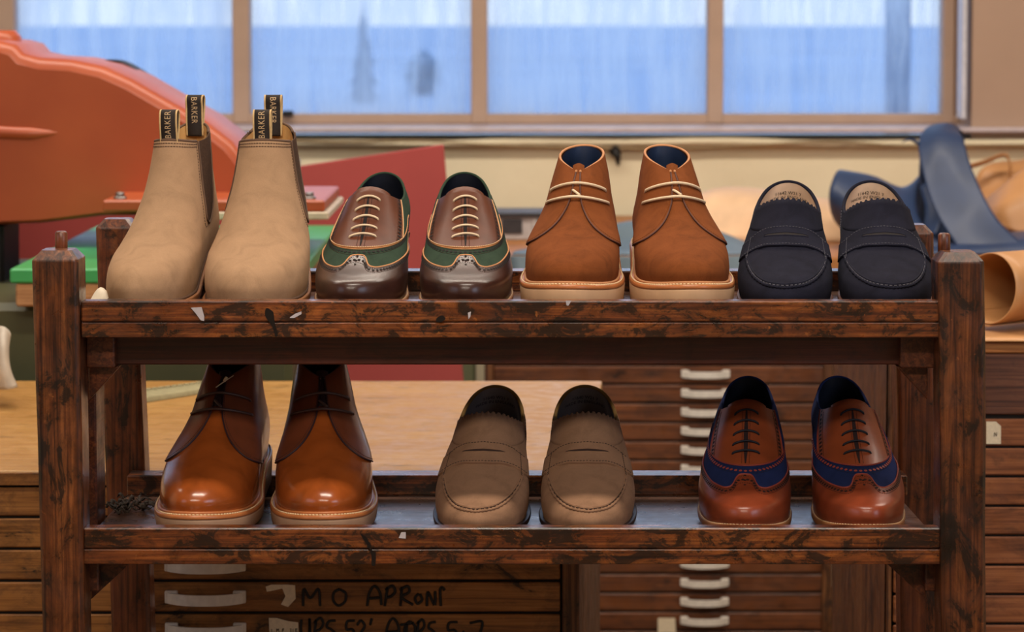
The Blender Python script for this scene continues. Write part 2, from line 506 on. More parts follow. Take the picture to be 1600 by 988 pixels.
def rings_solid(B, rings, mat=0, sharp=()):
    """stack of closed rings (equal count), capped across"""
    G = np.stack(rings, 1)
    B.grid(G, mat, close_u=True, flip=True)
    n = G.shape[0]
    for R, fl in ((rings[0], False), (rings[-1], True)):
        f = []
        for i in range(n//2):
            a, b, c, d = i, i+1, (n-i-1) % n, (n-i) % n
            q = [a, b, c, d] if i else [a, b, c]
            if b == c: q = [a, b, d]
            q = list(dict.fromkeys(q))
            if len(q) > 2: f.append(tuple(q) if fl else tuple(q[::-1]))
        B.add(R, f, mat, False)

def sole_rings(la, o_top, o_bot, ztop, zbot, rd=.0012, n=96):
    """rings from the top inner edge over the side to the bottom"""
    ph, pin = la.ring0(o_top-.0045, n); s = (1-np.cos(ph))/2
    def ring(off, z):
        _, q = la.ring0(off, n); q = q.copy(); q[:, 2] = z; return q
    zt, zb = ztop(s), zbot(s)
    R = [ring(o_top-.005, zt), ring(o_top-rd, zt), ring(o_top-rd*.3, zt-rd*.3), ring(o_top, zt-rd)]
    R += [ring(o_bot, zb+rd), ring(o_bot-rd*.3, zb+rd*.3), ring(o_bot-rd, zb), ring(o_bot-.006, zb)]
    return R, ph

def make_sole(la, st, parent, sole_mat, heel_mat, welt=.0035, t=None, name='sole'):
    k = la.sc*mm; t = st['t']*k
    B = MB(); R, ph = sole_rings(la, welt, welt-.0005, la.z0, la.zb)
    rings_solid(B, R, 0)
    so = B.build(name, [sole_mat], parent)
    verts = list(B.v)
    if st['heeled']:
        hb = R[-1]; s = (1-np.cos(ph))/2
        idx = [i for i in range(len(ph)) if s[i] > .75]
        _, q = la.ring0(welt-.002); top = q[idx].copy(); top[:, 2] = la.zb(s[idx])+.0004
        bot = top.copy(); bot[:, 2] = 0.0
        c = bot[:, :2].mean(0); bot[:, :2] = c + (bot[:, :2]-c)*.965
        Bh = MB(); m = len(idx)
        Bh.grid(np.stack([bot, top], 1), 0)
        Bh.add([bot[0], bot[-1], top[-1], top[0]], [(0, 1, 2, 3)], 0, False)
        f = [(i, i+1, m-2-i, m-1-i) for i in range(m//2) if i+1 < m-2-i]
        Bh.add(bot, [q[::-1] for q in f], 0, False); Bh.add(top, f, 0, False)
        Bh.build('heel', [heel_mat], parent, recalc=True)
        verts += Bh.v
    return verts

def lining(la, parent, mat, sock=None, v0=.02, name='lining', text=None, tmat=None):
    ph = 2*PI*np.arange(NPH)/NPH
    v = np.linspace(v0, .995, 40)
    PH, V = np.meshgrid(ph, v, indexing='ij')
    G = la.at(PH, V, -.0026)
    B = MB(); B.grid(G, 0, close_u=True, flip=True)
    B.build(name, [mat], parent)
    # insole
    R = la.at(ph, 0*ph+v0, -.004); R[:, 2] = la.z0((1-np.cos(ph))/2)+.0035
    Bi = MB(); n = NPH; f = []
    for i in range(n//2):
        q = list(dict.fromkeys([i, i+1, (n-i-1) % n, (n-i) % n]))
        if len(q) > 2: f.append(tuple(q))
    Bi.add(R, f, 0, False)
    Bi.build('insole', [sock or mat], parent)
    if text:
        # the stamp inside the heel
        verts, faces = text_mesh(text, .0052)
        Bt = MB(); out = []
        for x, y in verts:
            w = float(la.w(.8))
            a = PI - (x/w)*1.0
            vv = np.clip(.80 + y/(float(la.rz(1.0))-float(la.rz(.7)))*.30, .05, .99)
            out.append(la.at(a, vv, -.0031))
        Bt.add(out, faces, 0, False)
        Bt.build('lining_stamp', [tmat], parent)

def text_mesh(body, size, align='CENTER', spacing=1.0):
    cu = bpy.data.curves.new('t', 'FONT'); cu.body = body; cu.size = size; cu.align_x = align; cu.align_y = 'CENTER'
    cu.space_character = spacing; cu.resolution_u = 3
    ob = bpy.data.objects.new('t', cu); COL.objects.link(ob)
    dg = bpy.context.evaluated_depsgraph_get(); dg.update()
    me = ob.evaluated_get(dg).to_mesh()
    v = [(p.co.x, p.co.y) for p in me.vertices]; f = [tuple(p.vertices) for p in me.polygons]
    ob.evaluated_get(dg).to_mesh_clear()
    bpy.data.objects.remove(ob); bpy.data.curves.remove(cu)
    return v, f

def collar_binding(la, parent, mat, r=.0016, name='collar_binding', off=-.0012, v=1.0):
    ph = 2*PI*np.arange(140)/140
    B = MB(); B.tube(la.at(ph, 0*ph+v, off), r, 0, 8, close=True)
    return B.build(name, [mat], parent)

# --- outline ratio tables
S8 = [0, .06, .18, .33, .5, .66, .84, 1]
R_DRESS_O = (S8, [1.06, 1.06, 1.07, 1.06, .94, .83, .88, 1.08])
R_DRESS_I = (S8, [1.06, 1.12, 1.12, 1.03, .81, .74, .86, 1.08])
R_ROUND_O = (S8, [1.12, 1.11, 1.10, 1.06, .95, .86, .90, 1.12])
R_ROUND_I = (S8, [1.12, 1.16, 1.14, 1.04, .84, .78, .88, 1.12])

OXFORD = dict(v=[0, .08, .18, .30, .45, .60, .75, .88, 1],
    Fy=[0, -1.5, 2, 17, 46, 82, 114, 142, 164], Fz=[15, 23, 33, 38.5, 46, 58.5, 74, 92, 110],
    Ry=[287, 291, 295, 298, 299, 298, 296, 294, 293], Rz=[34, 40, 47, 56, 68, 79, 90, 101, 111],
    W=[48.5, 50, 50.5, 49, 46.5, 44, 40.5, 35, 30], b=[0, 0, .04, .12, .3, .5, .7, .9, 1],
    dip=[0, 0, 0, 0, -1, -4, -9, -14, -19], t=8, spring=14, heel=27, heeled=True,
    r_out=R_DRESS_O, r_in=R_DRESS_I, r_top=([0, .2, .5, .8, 1], [1.35, 1.12, 1.0, 1.10, 1.32]))
LOAFER = dict(v=[0, .08, .18, .30, .45, .60, .75, .88, 1],
    Fy=[0, -1, 4, 18, 46, 78, 108, 132, 150], Fz=[14, 22, 30, 37, 44, 54, 68, 83, 97],
    Ry=[283, 287, 291, 293, 294, 292, 290, 288, 287], Rz=[29, 35, 42, 50, 61, 71, 82, 92, 101],
    W=[50, 52, 52.5, 51, 48.5, 46, 42.5, 39.5, 36], b=[0, 0, .04, .12, .28, .45, .65, .85, 1],
    dip=[0, 0, 0, 0, -1, -5, -11, -17, -22], t=6, spring=9, heel=22, heeled=True,
    r_out=R_ROUND_O, r_in=R_ROUND_I, r_top=([0, .2, .5, .8, 1], [1.25, 1.1, 1.0, 1.09, 1.28]))
CHUKKA = dict(v=[0, .06, .14, .24, .36, .48, .60, .72, .86, 1],
    Fy=[0, -1, 6, 24, 54, 88, 118, 142, 164, 186], Fz=[36, 46, 56, 64, 71, 80, 93, 108, 122, 131],
    Ry=[286, 291, 295, 297, 295, 290, 286, 283, 282, 283], Rz=[42, 49, 57, 67, 79, 92, 106, 120, 134, 147],
    W=[51.5, 53, 53, 51.5, 47, 41, 35.5, 31.5, 27, 23.5], b=[0, 0, .05, .15, .3, .5, .7, .85, 1, 1],
    ke=[1, 1, 1, 1, 1, 1, 1, 1.3, 2.2, 3.6],
    dip=[0, 0, 0, 0, -1, -2, -3, -3, -3, -3], t=28, spring=12, heel=14, heeled=False,
    r_out=R_ROUND_O, r_in=R_ROUND_I, r_top=([0, .1, .3, .6, 1], [.62, .85, 1.02, 1.05, 1.15]))
CHELSEA = dict(v=[0, .06, .14, .24, .36, .48, .60, .72, .86, 1],
    Fy=[0, -1, 6, 24, 54, 86, 114, 138, 158, 170], Fz=[17, 29, 42, 52, 60, 71, 87, 108, 138, 168],
    Ry=[285, 291, 296, 298, 296, 291, 287, 285, 285, 287], Rz=[34, 41, 50, 62, 77, 93, 110, 129, 150, 171],
    W=[49.5, 52, 52.5, 51.5, 48, 44, 39.5, 34.5, 30.5, 27.5], b=[0, 0, .05, .15, .3, .5, .7, .9, 1, 1],
    dip=[0, 0, 0, 0, -1, -2, -2, -2, -4, -9], t=9, spring=11, heel=25, heeled=True,
    r_out=R_ROUND_O, r_in=R_ROUND_I, r_top=([0, .15, .4, .7, 1], [1.35, 1.2, 1.0, 1.0, 1.2]))

SHELF_GEOM = dict(lip_y=.300, lip_h=.024, rise=.006, depth=.33)

def place(root, verts, px, s0, yaw, shelf_z):
    """stand the shoe on the shelf: toe down on the board, heel hooked on the raised back strip"""
    V = np.array(verts); 
    def fit(a):
        z = V[:, 2]*math.cos(a) + V[:, 1]*math.sin(a); y = V[:, 1]*math.cos(a)-V[:, 2]*math.sin(a)
        yw = y + s0
        zf = (z - SHELF_GEOM['rise']*(1-yw/SHELF_GEOM['depth']))[yw < .20].min()
        m = (yw > SHELF_GEOM['lip_y']-.002)
        zr = z[m].min()
        return zf, zr
    lo, hi = 0.0, math.radians(12)
    for _ in range(40):
        a = (lo+hi)/2; zf, zr = fit(a)
        if zr-zf > SHELF_GEOM['lip_h']+.0005: hi = a
        else: lo = a
    zf, zr = fit(a)
    # overall floor clearance
    root.rotation_euler = (a, 0, math.radians(yaw))
    X = (px-800)/F_PX*(CAM_D+s0+.09) + .09*math.sin(math.radians(yaw))
    root.location = (X, s0, shelf_z-zf+.0004)
    return a

def start(name, label, cat, group): 
    return thing(name, label, cat, group=group)

# ---- brogued oxford
def brogue(label, group, px, s0, yaw, shelf_z, side, C, sc=1.0):
    st = OXFORD; la = Last(st, side, sc)
    root = start('brogue_shoe', label, 'shoe', group)
    B, ph = shell(la, None, 'upper', root)
    B.build('upper', [C['suede']], root)
    verts = make_sole(la, st, root, C['sole'], C['heel'], welt=.0042)
    # welt stitching
    _, w0 = la.ring0(.0026, 96); w0 = w0.copy(); s = (1-np.cos(2*PI*np.arange(96)/96))/2
    w0[:, 2] = la.z0(s)+.0002
    Bw = MB(); fr = np.concatenate([w0[66:], w0[:31]])
    Bw.dash(fr, .0005, .0026, .0016, 0, 4)
    Bw.build('welt_stitching', [C['welt_stitch']], root)
    lining(la, root, C['lining'])
    collar_binding(la, root, C['binding'], .0015)
    # wing tip
    pk = np.radians([0, 6, 10, 13, 17, 26, 42, 60, 80, 105, 125, 140]); vk = [.55, .545, .52, .475, .435, .408, .405, .42, .425, .37, .24, .06]
    vf = pchip(pk, vk)
    ph = np.radians(np.concatenate([np.linspace(-140, -20, 44), np.linspace(-19, 19, 41), np.linspace(20, 140, 44)]))
    ve = vf(np.abs(ph))
    tt = np.linspace(0, 1, 30)
    PH = np.repeat(ph[:, None], 30, 1); V = ve[:, None]*tt[None, :]
    B = MB(); patch(B, la, PH, V, .0011, 0, edge=1)
    # cut edge, double row of stitching and punched holes
    def row(dv): return np.clip(ve-dv, .01, 1)
    B.tube(la.at(ph, ve, .0010), .0009, 1, 6)
    m = np.abs(ph) < np.radians(128)
    a, b = resample(ph[m], row(.045)[m], la, .0050)
    keep = np.ones(len(a), bool)
    dots(B, la, a, b, .0018, .0018, 2)
    for d in (.018, .07):
        a, b = resample(ph[m], row(d)[m], la, .0012)
        B.dash(la.at(a, b, .0013), .00028, .0016, .0009, 3, 4)
    a, b = resample(ph[m], row(.030)[m], la, .0019); dots(B, la, a, b, .00135, .0004, 2, 5)
    dots(B, la, [0, 0, 0], [.535, .498, .460], .0018, .0015, 2)
    B.build('wing_cap', [C['cap'], C['edge'], C['hole'], C['cap_stitch']], root)
    # lace facing
    v0, v1 = .612, 1.0
    vv = np.linspace(v0, v1, 26); pf = pchip([v0, .72, .82, .92, 1], np.radians([56, 57, 60, 64, 66]))
    tt = np.linspace(-1, 1, 41)
    # rounded lower corners
    PH = tt[:, None]*pf(vv)[None, :]
    V = np.repeat(vv[None, :], 41, 0) + (np.abs(tt)**6)[:, None]*.018*(1-(vv-v0)/(v1-v0))[None, :]
    V = np.clip(V, 0, 1)
    B = MB(); patch(B, la, PH, V, .0011, 0, edge=1)
    out_ph = np.concatenate([PH[0, ::-1], PH[:, 0], PH[-1, :]]); out_v = np.concatenate([V[0, ::-1], V[:, 0], V[-1, :]])
    B.tube(la.at(out_ph, out_v, .0009), .0008, 1, 6)
    B.dash(la.at(out_ph, out_v, .0018), .0004, .0016, .001, 4, 4)
    for sg in (-1, 1):
        vr = np.linspace(v0+.02, .985, 60); pr = sg*pf(vr)*.86
        a, b = resample(pr, vr, la, .0060); dots(B, la, a, b, .0019, .0021, 2)
        for q in (.80, .92):
            a, b = resample(sg*pf(vr)*q, vr, la, .0012); B.dash(la.at(a, b, .0013), .00026, .0016, .0009, 3, 4)
    # closed middle slit
    vr = np.linspace(v0+.015, .97, 24)
    wd = .0007 + .0016*np.sin(np.linspace(0, PI, 24))*C.get('gape', .7)
    L = la.at(0*vr, vr, .0014); Lp = L.copy(); Lp[:, 0] += wd; Ln = L.copy(); Ln[:, 0] -= wd
    B.grid(np.stack([Ln, Lp], 0), 2)
    for sg in (-1, 1):
        q = L.copy(); q[:, 0] += sg*.0042; B.dash(q + np.array([0, -.0002, .0003]), .00026, .0016, .0009, 3, 4)
    B.build('lace_facing', [C['facing'], C['edge'], C['hole'], C['cap_stitch'], C['edge_stitch']], root)
    # tongue top behind the facing
    vv = np.linspace(.9, 1.0, 6); tt = np.linspace(-1, 1, 17)
    G = la.at(tt[:, None]*np.radians(38)+0*vv[None, :], vv[None, :]+0*tt[:, None], -.002)
    ext = G[:, -1] + np.array([0, .006, .0065])*(1-.6*np.abs(tt)**2)[:, None]
    G = np.concatenate([G, ext[:, None]], 1)
    B = MB(); B.grid(G, 0); B.build('tongue', [C['facing']], root, solid=.0016)
    # punched band along the vamp and up the quarters
    B = MB()
    pk = np.radians([0, 30, 52, 64, 74, 84, 92]); vk = [.573, .575, .585, .625, .69, .745, .75]
    vf2 = pchip(pk, vk); p2 = np.radians(np.linspace(-92, 92, 150)); e2 = vf2(np.abs(p2))
    a, b = resample(p2, e2+.0, la, .0053); dots(B, la, a, b, .0008, .0019, 0)
    B.tube(la.at(p2, e2+.03, .0002), .0007, 1, 6)
    for d in (-.018, .018):
        a, b = resample(p2, e2+d, la, .0012); B.dash(la.at(a, b, .0003), .00026, .0016, .0009, 2, 4)
    B.build('brogue_punching', [C['band_hole'], C['edge2'], C['suede_stitch']], root)
    # laces
    B = MB(); eye = MB()
    for i, vl in enumerate(np.linspace(.715, .965, 5)):
        w = .0150 - .0006*i
        R = float(la.w(vl))*float(la.ratio(0.25, vl)); pe = math.asin(min(.9, w/R))
        tt = np.linspace(-1, 1, 17)
        q = la.at(tt*pe, vl-.022*tt**2 + .004*tt, .0012 + .0022*np.sqrt(np.clip(1-tt**2, 0, 1)) - .0012*(np.abs(tt) > .98))
        B.tube(q, .00125, 0, 8)
    B.build('lace', [C['lace']], root)
    place(root, verts, px, s0, yaw, shelf_z)
    return root

# ---- penny loafer
def loafer(label, group, px, s0, yaw, shelf_z, side, C, sc=1.0):
    st = LOAFER; la = Last(st, side, sc)
    root = start('penny_loafer', label, 'shoe', group)
    B, _ = shell(la, None, 'upper', root)
    B.build('upper', [C['suede']], root)
    verts = make_sole(la, st, root, C['sole'], C['heel'], welt=C.get('welt', .003))
    lining(la, root, C['lining'], text=C['stamp'], tmat=C['stamp_mat'])
    collar_binding(la, root, C['binding'], .0021, off=-.0008)
    # moccasin apron: raised plug with a puckered seam
    pk = np.radians([0, 18, 32, 42, 50, 56, 60]); vk = [.215, .235, .29, .355, .43, .52, .60]
    vf = pchip(pk, vk)
    n = 121; ph = np.radians(np.linspace(-60, 60, n)); ve = vf(np.abs(ph))
    B = MB()
    puck = .0015+.00045*np.sin(np.arange(n)*1.7)
    B.tube(la.at(ph, ve-.012, .0006), puck, 0, 8)
    B.tube(la.at(ph, ve+.034, .0004), .0012, 0, 8)
    a, b = resample(ph, ve+.008, la, .001); B.dash(la.at(a, b, .0012), .0006, .0032, .0018, 1, 5)
    B.build('apron_seam', [C['suede'], C['seam_stitch']], root)
    # apron skin
    tt = np.linspace(0, 1, 22); ph2 = np.radians(np.linspace(-59, 59, 81)); v2 = vf(np.abs(ph2))+.02
    PH = np.repeat(ph2[:, None], 22, 1)*(1-.15*tt[None, :]); V = v2[:, None] + (.62-v2[:, None])*tt[None, :]
    B = MB(); patch(B, la, PH, V, .0009, 0); B.build('apron', [C['apron']], root)
    # strap
    pk = np.radians([0, 20, 36, 48, 58, 68, 78]); up = pchip(pk, [.835, .825, .79, .725, .65, .57, .50]); lo = pchip(pk, [.675, .665, .62, .545, .455, .36, .28])
    ph3 = np.radians(np.linspace(-76, 76, 81)); tt = np.linspace(0, 1, 14)
    PH = np.repeat(ph3[:, None], 14, 1); V = lo(np.abs(ph3))[:, None]*(1-tt)[None, :] + up(np.abs(ph3))[:, None]*tt[None, :]
    B = MB(); patch(B, la, PH, V, (.0026-.0016*sm(62, 76, np.degrees(np.abs(PH)))), 0, skirt=.0028)
    for e, d in ((lo, .012), (up, -.012)):
        a, b = resample(ph3[8:-8], e(np.abs(ph3[8:-8]))+d, la, .001); B.dash(la.at(a, b, .0028), .0004, .0022, .0014, 1, 4)
    for sg in (-1, 1):
        v = np.linspace(.48, .72, 20); B.dash(la.at(0*v+sg*np.radians(50), v, .0028), .0004, .0022, .0014, 1, 4)
    # penny slit
    q = np.linspace(-1, 1, 41); pm = q*np.radians(27)
    mid = .5*lo(np.abs(pm))+.5*up(np.abs(pm))+.012
    w = .008*np.sqrt(np.clip(1-q**2, 0, 1))
    B.grid(np.stack([la.at(pm, mid-w, .0028), la.at(pm, mid+w, .0028)], 1), 2)
    B.tube(la.at(pm, mid-w-.004, .0024), .0009, 0, 6); B.tube(la.at(pm, mid+w+.004, .0024), .0009, 0, 6)
    B.build('strap', [C['suede'], C['strap_stitch'], C['slit']], root)
    # tongue with a pinked edge
    a = np.linspace(-1, 1, 97); vv = np.linspace(.80, 1, 8)
    PH = a[:, None]*np.radians(74)*np.ones((1, 8)); V = np.repeat(vv[None, :], 97, 0)
    G = la.at(PH, V, -.0008+.0020*np.linspace(0, 1, 8)[None, :]*np.ones((97, 1)))
    ext = G[:, -1] + (np.array([0, .0058, .0062])[None, :])*((1-.75*np.abs(a)**2.2)*(.86+.14*np.sign(np.sin(a*62))))[:, None]
    G = np.concatenate([G, ext[:, None]], 1)
    B = MB(); B.grid(G, 0); B.build('tongue', [C['suede']], root, solid=.0018)
    # beef roll stitching at the strap ends
    for sg in (-1, 1):
        B = MB(); v = np.linspace(.10, .97, 40)
        B.tube(la.at(sg*np.radians(100+12*v), v, .0002), .0012, 0, 6)
        B.dash(la.at(sg*np.radians(97+12*v), v, .0004), .0005, .0028, .0016, 1, 5)
        B.build('side_seam', [C['suede'], C['seam_stitch']], root)
    place(root, verts, px, s0, yaw, shelf_z)
    return root

# ---- chukka boot
def chukka(label, group, px, s0, yaw, shelf_z, side, C, sc=1.0):
    st = dict(CHUKKA, t=C.get('t', 28)); la = Last(st, side, sc)
    root = start('chukka_boot', label, 'boot', group)
    B, _ = shell(la, None, 'upper', root)
    B.build('vamp', [C['vamp']], root)
    k = mm*sc
    # wedge sole, then the stitched welt on it
    zt = lambda s: la.z0(s)-.0048
    B = MB(); R, ph = sole_rings(la, .0076, .0062, zt, la.zb, .002); rings_solid(B, R, 0)
    B.build('wedge_sole', [C['sole']], root); verts = list(B.v)
    B = MB(); R, ph = sole_rings(la, .0072, .0078, la.z0, lambda s: zt(s)-.0002, .0016); rings_solid(B, R, 0)
    _, w0 = la.ring0(.0052, 96); w0 = w0.copy(); w0[:, 2] = la.z0((1-np.cos(2*PI*np.arange(96)/96))/2)+.0003
    fr = np.concatenate([w0[52:], w0[:45]]); B.dash(fr, .00085, .0030, .0011, 1, 5)
    _, w1 = la.ring0(.0012, 96); w1 = w1.copy(); w1[:, 2] = la.z0((1-np.cos(2*PI*np.arange(96)/96))/2)+.0012
    B.tube(w1, .0016, 2, 6, close=True)
    B.build('welt', [C['welt'], C['welt_stitch'], C['rand']], root)
    lining(la, root, C['lining'])
    # quarters: flaps laid over the vamp
    vk = [0, .08, .15, .20, .30, .40, .50, .60, .68, .74, .86, 1]
    pf = pchip(vk, np.radians([112, 102, 89, 78, 58, 44, 32, 22, 15, 12.5, 10.5, 9]))
    vv = np.linspace(0, 1, 60); tt = np.linspace(0, 1, 90)
    # finer near the front edges
    PH = pf(vv)[None, :] + (2*PI-2*pf(vv))[None, :]*tt[:, None]
    B = MB(); patch(B, la, PH, np.repeat(vv[None, :], 90, 0), .0019, 0, skirt=.0022, edge=1)
    for sg in (1, -1):
        B.tube(la.at(sg*pf(vv), vv, .0016), .0009, 1, 6)
        a, b = resample(sg*(pf(vv[4:])+.06), vv[4:], la, .001); B.dash(la.at(a, b, .0021), .00028, .0018, .001, 2, 4)
    B.build('quarters', [C['quarter'], C['edge'], C['q_stitch']], root)
    # folded collar edge running from one flap round to the other
    a = np.linspace(pf(1.0), 2*PI-pf(1.0), 160)
    q = la.at(a, 0*a+1.0, .0004)
    b = np.linspace(.975, 1, 6)[:-1]
    q = np.concatenate([la.at(pf(b), b, .0017), q, la.at(-pf(b[::-1]), b[::-1], .0017)])
    B = MB(); B.tube(q, .0015, 0, 8); B.build('collar_edge', [C['collar']], root)
    # tongue
    vv = np.linspace(.74, 1.0, 10); tt = np.linspace(-1, 1, 15)
    G = la.at(tt[:, None]*np.radians(22)+0*vv[None, :], vv[None, :]+0*tt[:, None], .0004)
    ext = G[:, -1]+np.array([0, .004, .009])*(1-.5*np.abs(tt)**2)[:, None]
    G = np.concatenate([G, ext[:, None]], 1)
    B = MB(); B.grid(G, 0); B.build('tongue', [C['tongue']], root, solid=.0016)
    # two rows of lace
    B = MB()
    for vl, w, tl in ((.705, .0225, .0), (.825, .0175, .004)):
        R = float(la.w(vl))*float(la.ratio(0.3, vl)); pe = math.asin(min(.95, w/R))
        tt = np.linspace(-1, 1, 21)
        q = la.at(tt*pe, vl-(.10 if vl < .8 else .125)*np.abs(tt)**2+tl*tt, .0020+.0030*np.sqrt(np.clip(1-tt**2, 0, 1)) - .0016*(np.abs(tt) > .98))
        B.tube(q, .00165, 0, 8)
    q = np.array([la.at(np.radians(-9), .775, .002), la.at(np.radians(-1), .755, .0030), la.at(np.radians(10), .722, .0035)])
    B.tube(spline(q, 9), .0015, 0, 8)
    B.build('lace', [C['lace']], root)
    if C.get('tie'):
        c = la.at(np.radians(30), .99, .001); d = la.at(np.radians(4), .93, .004); e = la.at(np.radians(-12), .86, .006)
        B = MB(); B.tube(spline([c, d+np.array([.003, 0, .002]), e], 14), .0007, 0, 6)
        B.tube(spline([d+np.array([.004, 0, .006]), d+np.array([.001, -.001, .001])], 5), .0018, 0, 6)
        B.build('swing_tag_string', [M['lace_cream']], root)
    place(root, verts, px, s0, yaw, shelf_z)
    return root

# ---- chelsea boot
def chelsea(label, group, px, s0, yaw, shelf_z, side, sc=1.0, wsc=1.0):
    st = CHELSEA; la = Last(st, side, sc, wsc)
    root = start('chelsea_boot', label, 'boot', group)
    B, _ = shell(la, None, 'upper', root)
    B.build('upper', [M['beige_suede']], root)
    verts = make_sole(la, st, root, M['sole_tan'], M['sole_mid'], welt=.0052)
    _, w1 = la.ring0(.0008, 96); w1 = w1.copy(); w1[:, 2] = la.z0((1-np.cos(2*PI*np.arange(96)/96))/2)+.0012
    B = MB(); B.tube(w1, .0018, 0, 6, close=True); B.build('rand', [M['beige_trim']], root)
    lining(la, root, M['tan_lining'])
    # elastic gussets
    for sg in (1, -1):
        vk = [.40, .48, .60, .75, .9, 1.0]
        c = pchip(vk, np.radians([97, 96, 95, 94, 93, 92])); hw = pchip(vk, np.radians([3, 10, 15, 20, 25, 28]))
        vv = np.linspace(.40, 1.0, 40); tt = np.linspace(-1, 1, 24)
        PH = sg*(c(vv)[None, :] + hw(vv)[None, :]*tt[:, None]); V = np.repeat(vv[None, :], 24, 0)
        if sg < 0: PH = PH[::-1]
        B = MB(); patch(B, la, PH, V, .0010, 0)
        o_ph = np.concatenate([sg*(c(vv)-hw(vv))[::-1], sg*(c(vv)+hw(vv))]); o_v = np.concatenate([vv[::-1], vv])
        B.tube(la.at(o_ph, o_v, .0009), .0012, 1, 6)
        o2 = np.concatenate([sg*(c(vv)-hw(vv)-.09)[::-1], sg*(c(vv)+hw(vv)+.09)])
        o2v = np.concatenate([vv[::-1], vv])-.012
        B.dash(la.at(o2, o2v, .0003), .0004, .0022, .0012, 1, 4)
        B.build('elastic_gusset', [M['elastic'], M['beige_trim']], root)
    # top edges of the front and back panels, with their two stitch lines
    for c0, hw0 in ((0, 62), (180, 58)):
        B = MB(); a = np.radians(np.linspace(c0-hw0, c0+hw0, 60))
        B.tube(la.at(a, 0*a+1.0, -.001), .0017, 0, 8)
        for dv in (.018, .034):
            a2, b2 = resample(a, 0*a+1-dv, la, .001); B.dash(la.at(a2, b2, .0003), .0005, .0022, .001, 0, 4)
        B.build('collar_edge', [M['beige_trim']], root)
    # pull tabs
    wdt = .0205; bw = .0019
    for which in ('front', 'back'):
        if which == 'front':
            base = la.at(0., .97, -.0038); dy = .0036; h = .036; rotd = PI/2; lean = -.003
        else:
            base = la.at(PI, .965, -.0038); dy = -.0036; h = .033; rotd = -PI/2; lean = .002
        r = .0062
        # centre line of the loop in (y,z): up the front, over, down the back
        pts = [(0, -.010), (0, h*.3), (-.001*np.sign(dy), h*.7)]
        arc = [(r*(1-math.cos(t))*1.0, h-r+r*math.sin(t)+.004) for t in np.linspace(0, PI, 11)]
        back = [(2*r*.8, h*.6), (2*r*.45, h*.25), (.002, -.006)]
        line = np.array(pts+arc+back); 
        if which == 'back': y0 = base[1]-2*r*.45
        else: y0 = base[1]+.001
        line = spline(np.c_[line, np.zeros(len(line))], 44)[:, :2]
        xs = [-wdt/2, -wdt/2+bw, -wdt/2+bw+1e-5, wdt/2-bw-1e-5, wdt/2-bw, wdt/2]
        G = np.array([[(x, y0+p[0], base[2]+p[1]) for p in line] for x in xs])
        B = MB()
        B.grid(G[0:2], 1); B.grid(G[2:4], 0); B.grid(G[4:6], 1)
        tab = B.build('pull_tab', [M['tab_black'], M['tab_tan']], root, solid=.0012)
        vt, ft = text_mesh('BARKER', .0100, spacing=1.12)
        # lettering lies on the strip, running up (front) or down (back)
        L = np.concatenate(([0], np.cumsum(np.linalg.norm(np.diff(line, axis=0), axis=1))))
        mid = .0125 + h*.60 if which == 'front' else .010 + h*.62
        out = []
        sc_t = .0300/(max(p[0] for p in vt)-min(p[0] for p in vt))
        for x, y in vt:
            along = mid + (x*sc_t if which == 'front' else -x*sc_t)
            across = -y*1.0 if which == 'front' else y*1.0
            yy = np.interp(along, L, line[:, 0]); zz = np.interp(along, L, line[:, 1])
            t2 = np.array([np.interp(along+.0005, L, line[:, 0])-np.interp(along-.0005, L, line[:, 0]),
                           np.interp(along+.0005, L, line[:, 1])-np.interp(along-.0005, L, line[:, 1])]); t2 /= max(np.linalg.norm(t2), 1e-9)
            nrm = np.array([-t2[1], t2[0]])
            out.append((across, y0+yy+nrm[0]*.0009, base[2]+zz+nrm[1]*.0009))
        B = MB(); B.add(out, ft, 0, False); B.build('tab_lettering', [M['tab_text']], tab)
    place(root, verts, px, s0, yaw, shelf_z)
    return root
# ------------------------------------------------------------------ rack
Z_UP = P(800, 503, CAM_D).z
Z_LO = P(800, 857, CAM_D).z
rack = thing('shoe_rack', 'old dark-stained wooden shoe rack with two shelves of shoes', 'shoe rack', (0, 0, 0))

def post(name, xa_top, xb_top, xa_bot, xb_bot, y0, y1, ztop, mat, zref=(1.17, .78)):
    """post whose left and right edges lean slightly; chamfered top"""
    def lerp(a, b, z):
        t = (zref[0]-z)/(zref[0]-zref[1]); return a+(b-a)*t
    B = MB(); c = .004
    def ring(z, ins):
        xa, xb = lerp(xa_top, xa_bot, z)+ins, lerp(xb_top, xb_bot, z)-ins
        ya, yb = y0+ins, y1-ins
        return [(xa+c, ya, z), (xb-c, ya, z), (xb, ya+c, z), (xb, yb-c, z), (xb-c, yb, z), (xa+c, yb, z), (xa, yb-c, z), (xa, ya+c, z)]
    zs = [0.0] + list(np.linspace(.4, ztop-.010, 9))
    R = [ring(z, 0) for z in zs] + [ring(ztop-.009, .0008), ring(ztop, .0085)]
    jr = random.Random(len(name)+int(xa_top*1000))
    G = np.array(R).transpose(1, 0, 2)
    G[:, 1:-2, 0] += np.array([jr.uniform(-.0008, .0008) for _ in range(len(zs)-1)])[None, :]
    B.grid(G, 0, close_u=True, smooth=False)
    top = R[-1]; B.add(top, [tuple(range(8))], 1, False)
    return B.build('post', [mat, M['end_grain']], rack, bevel=.0015)

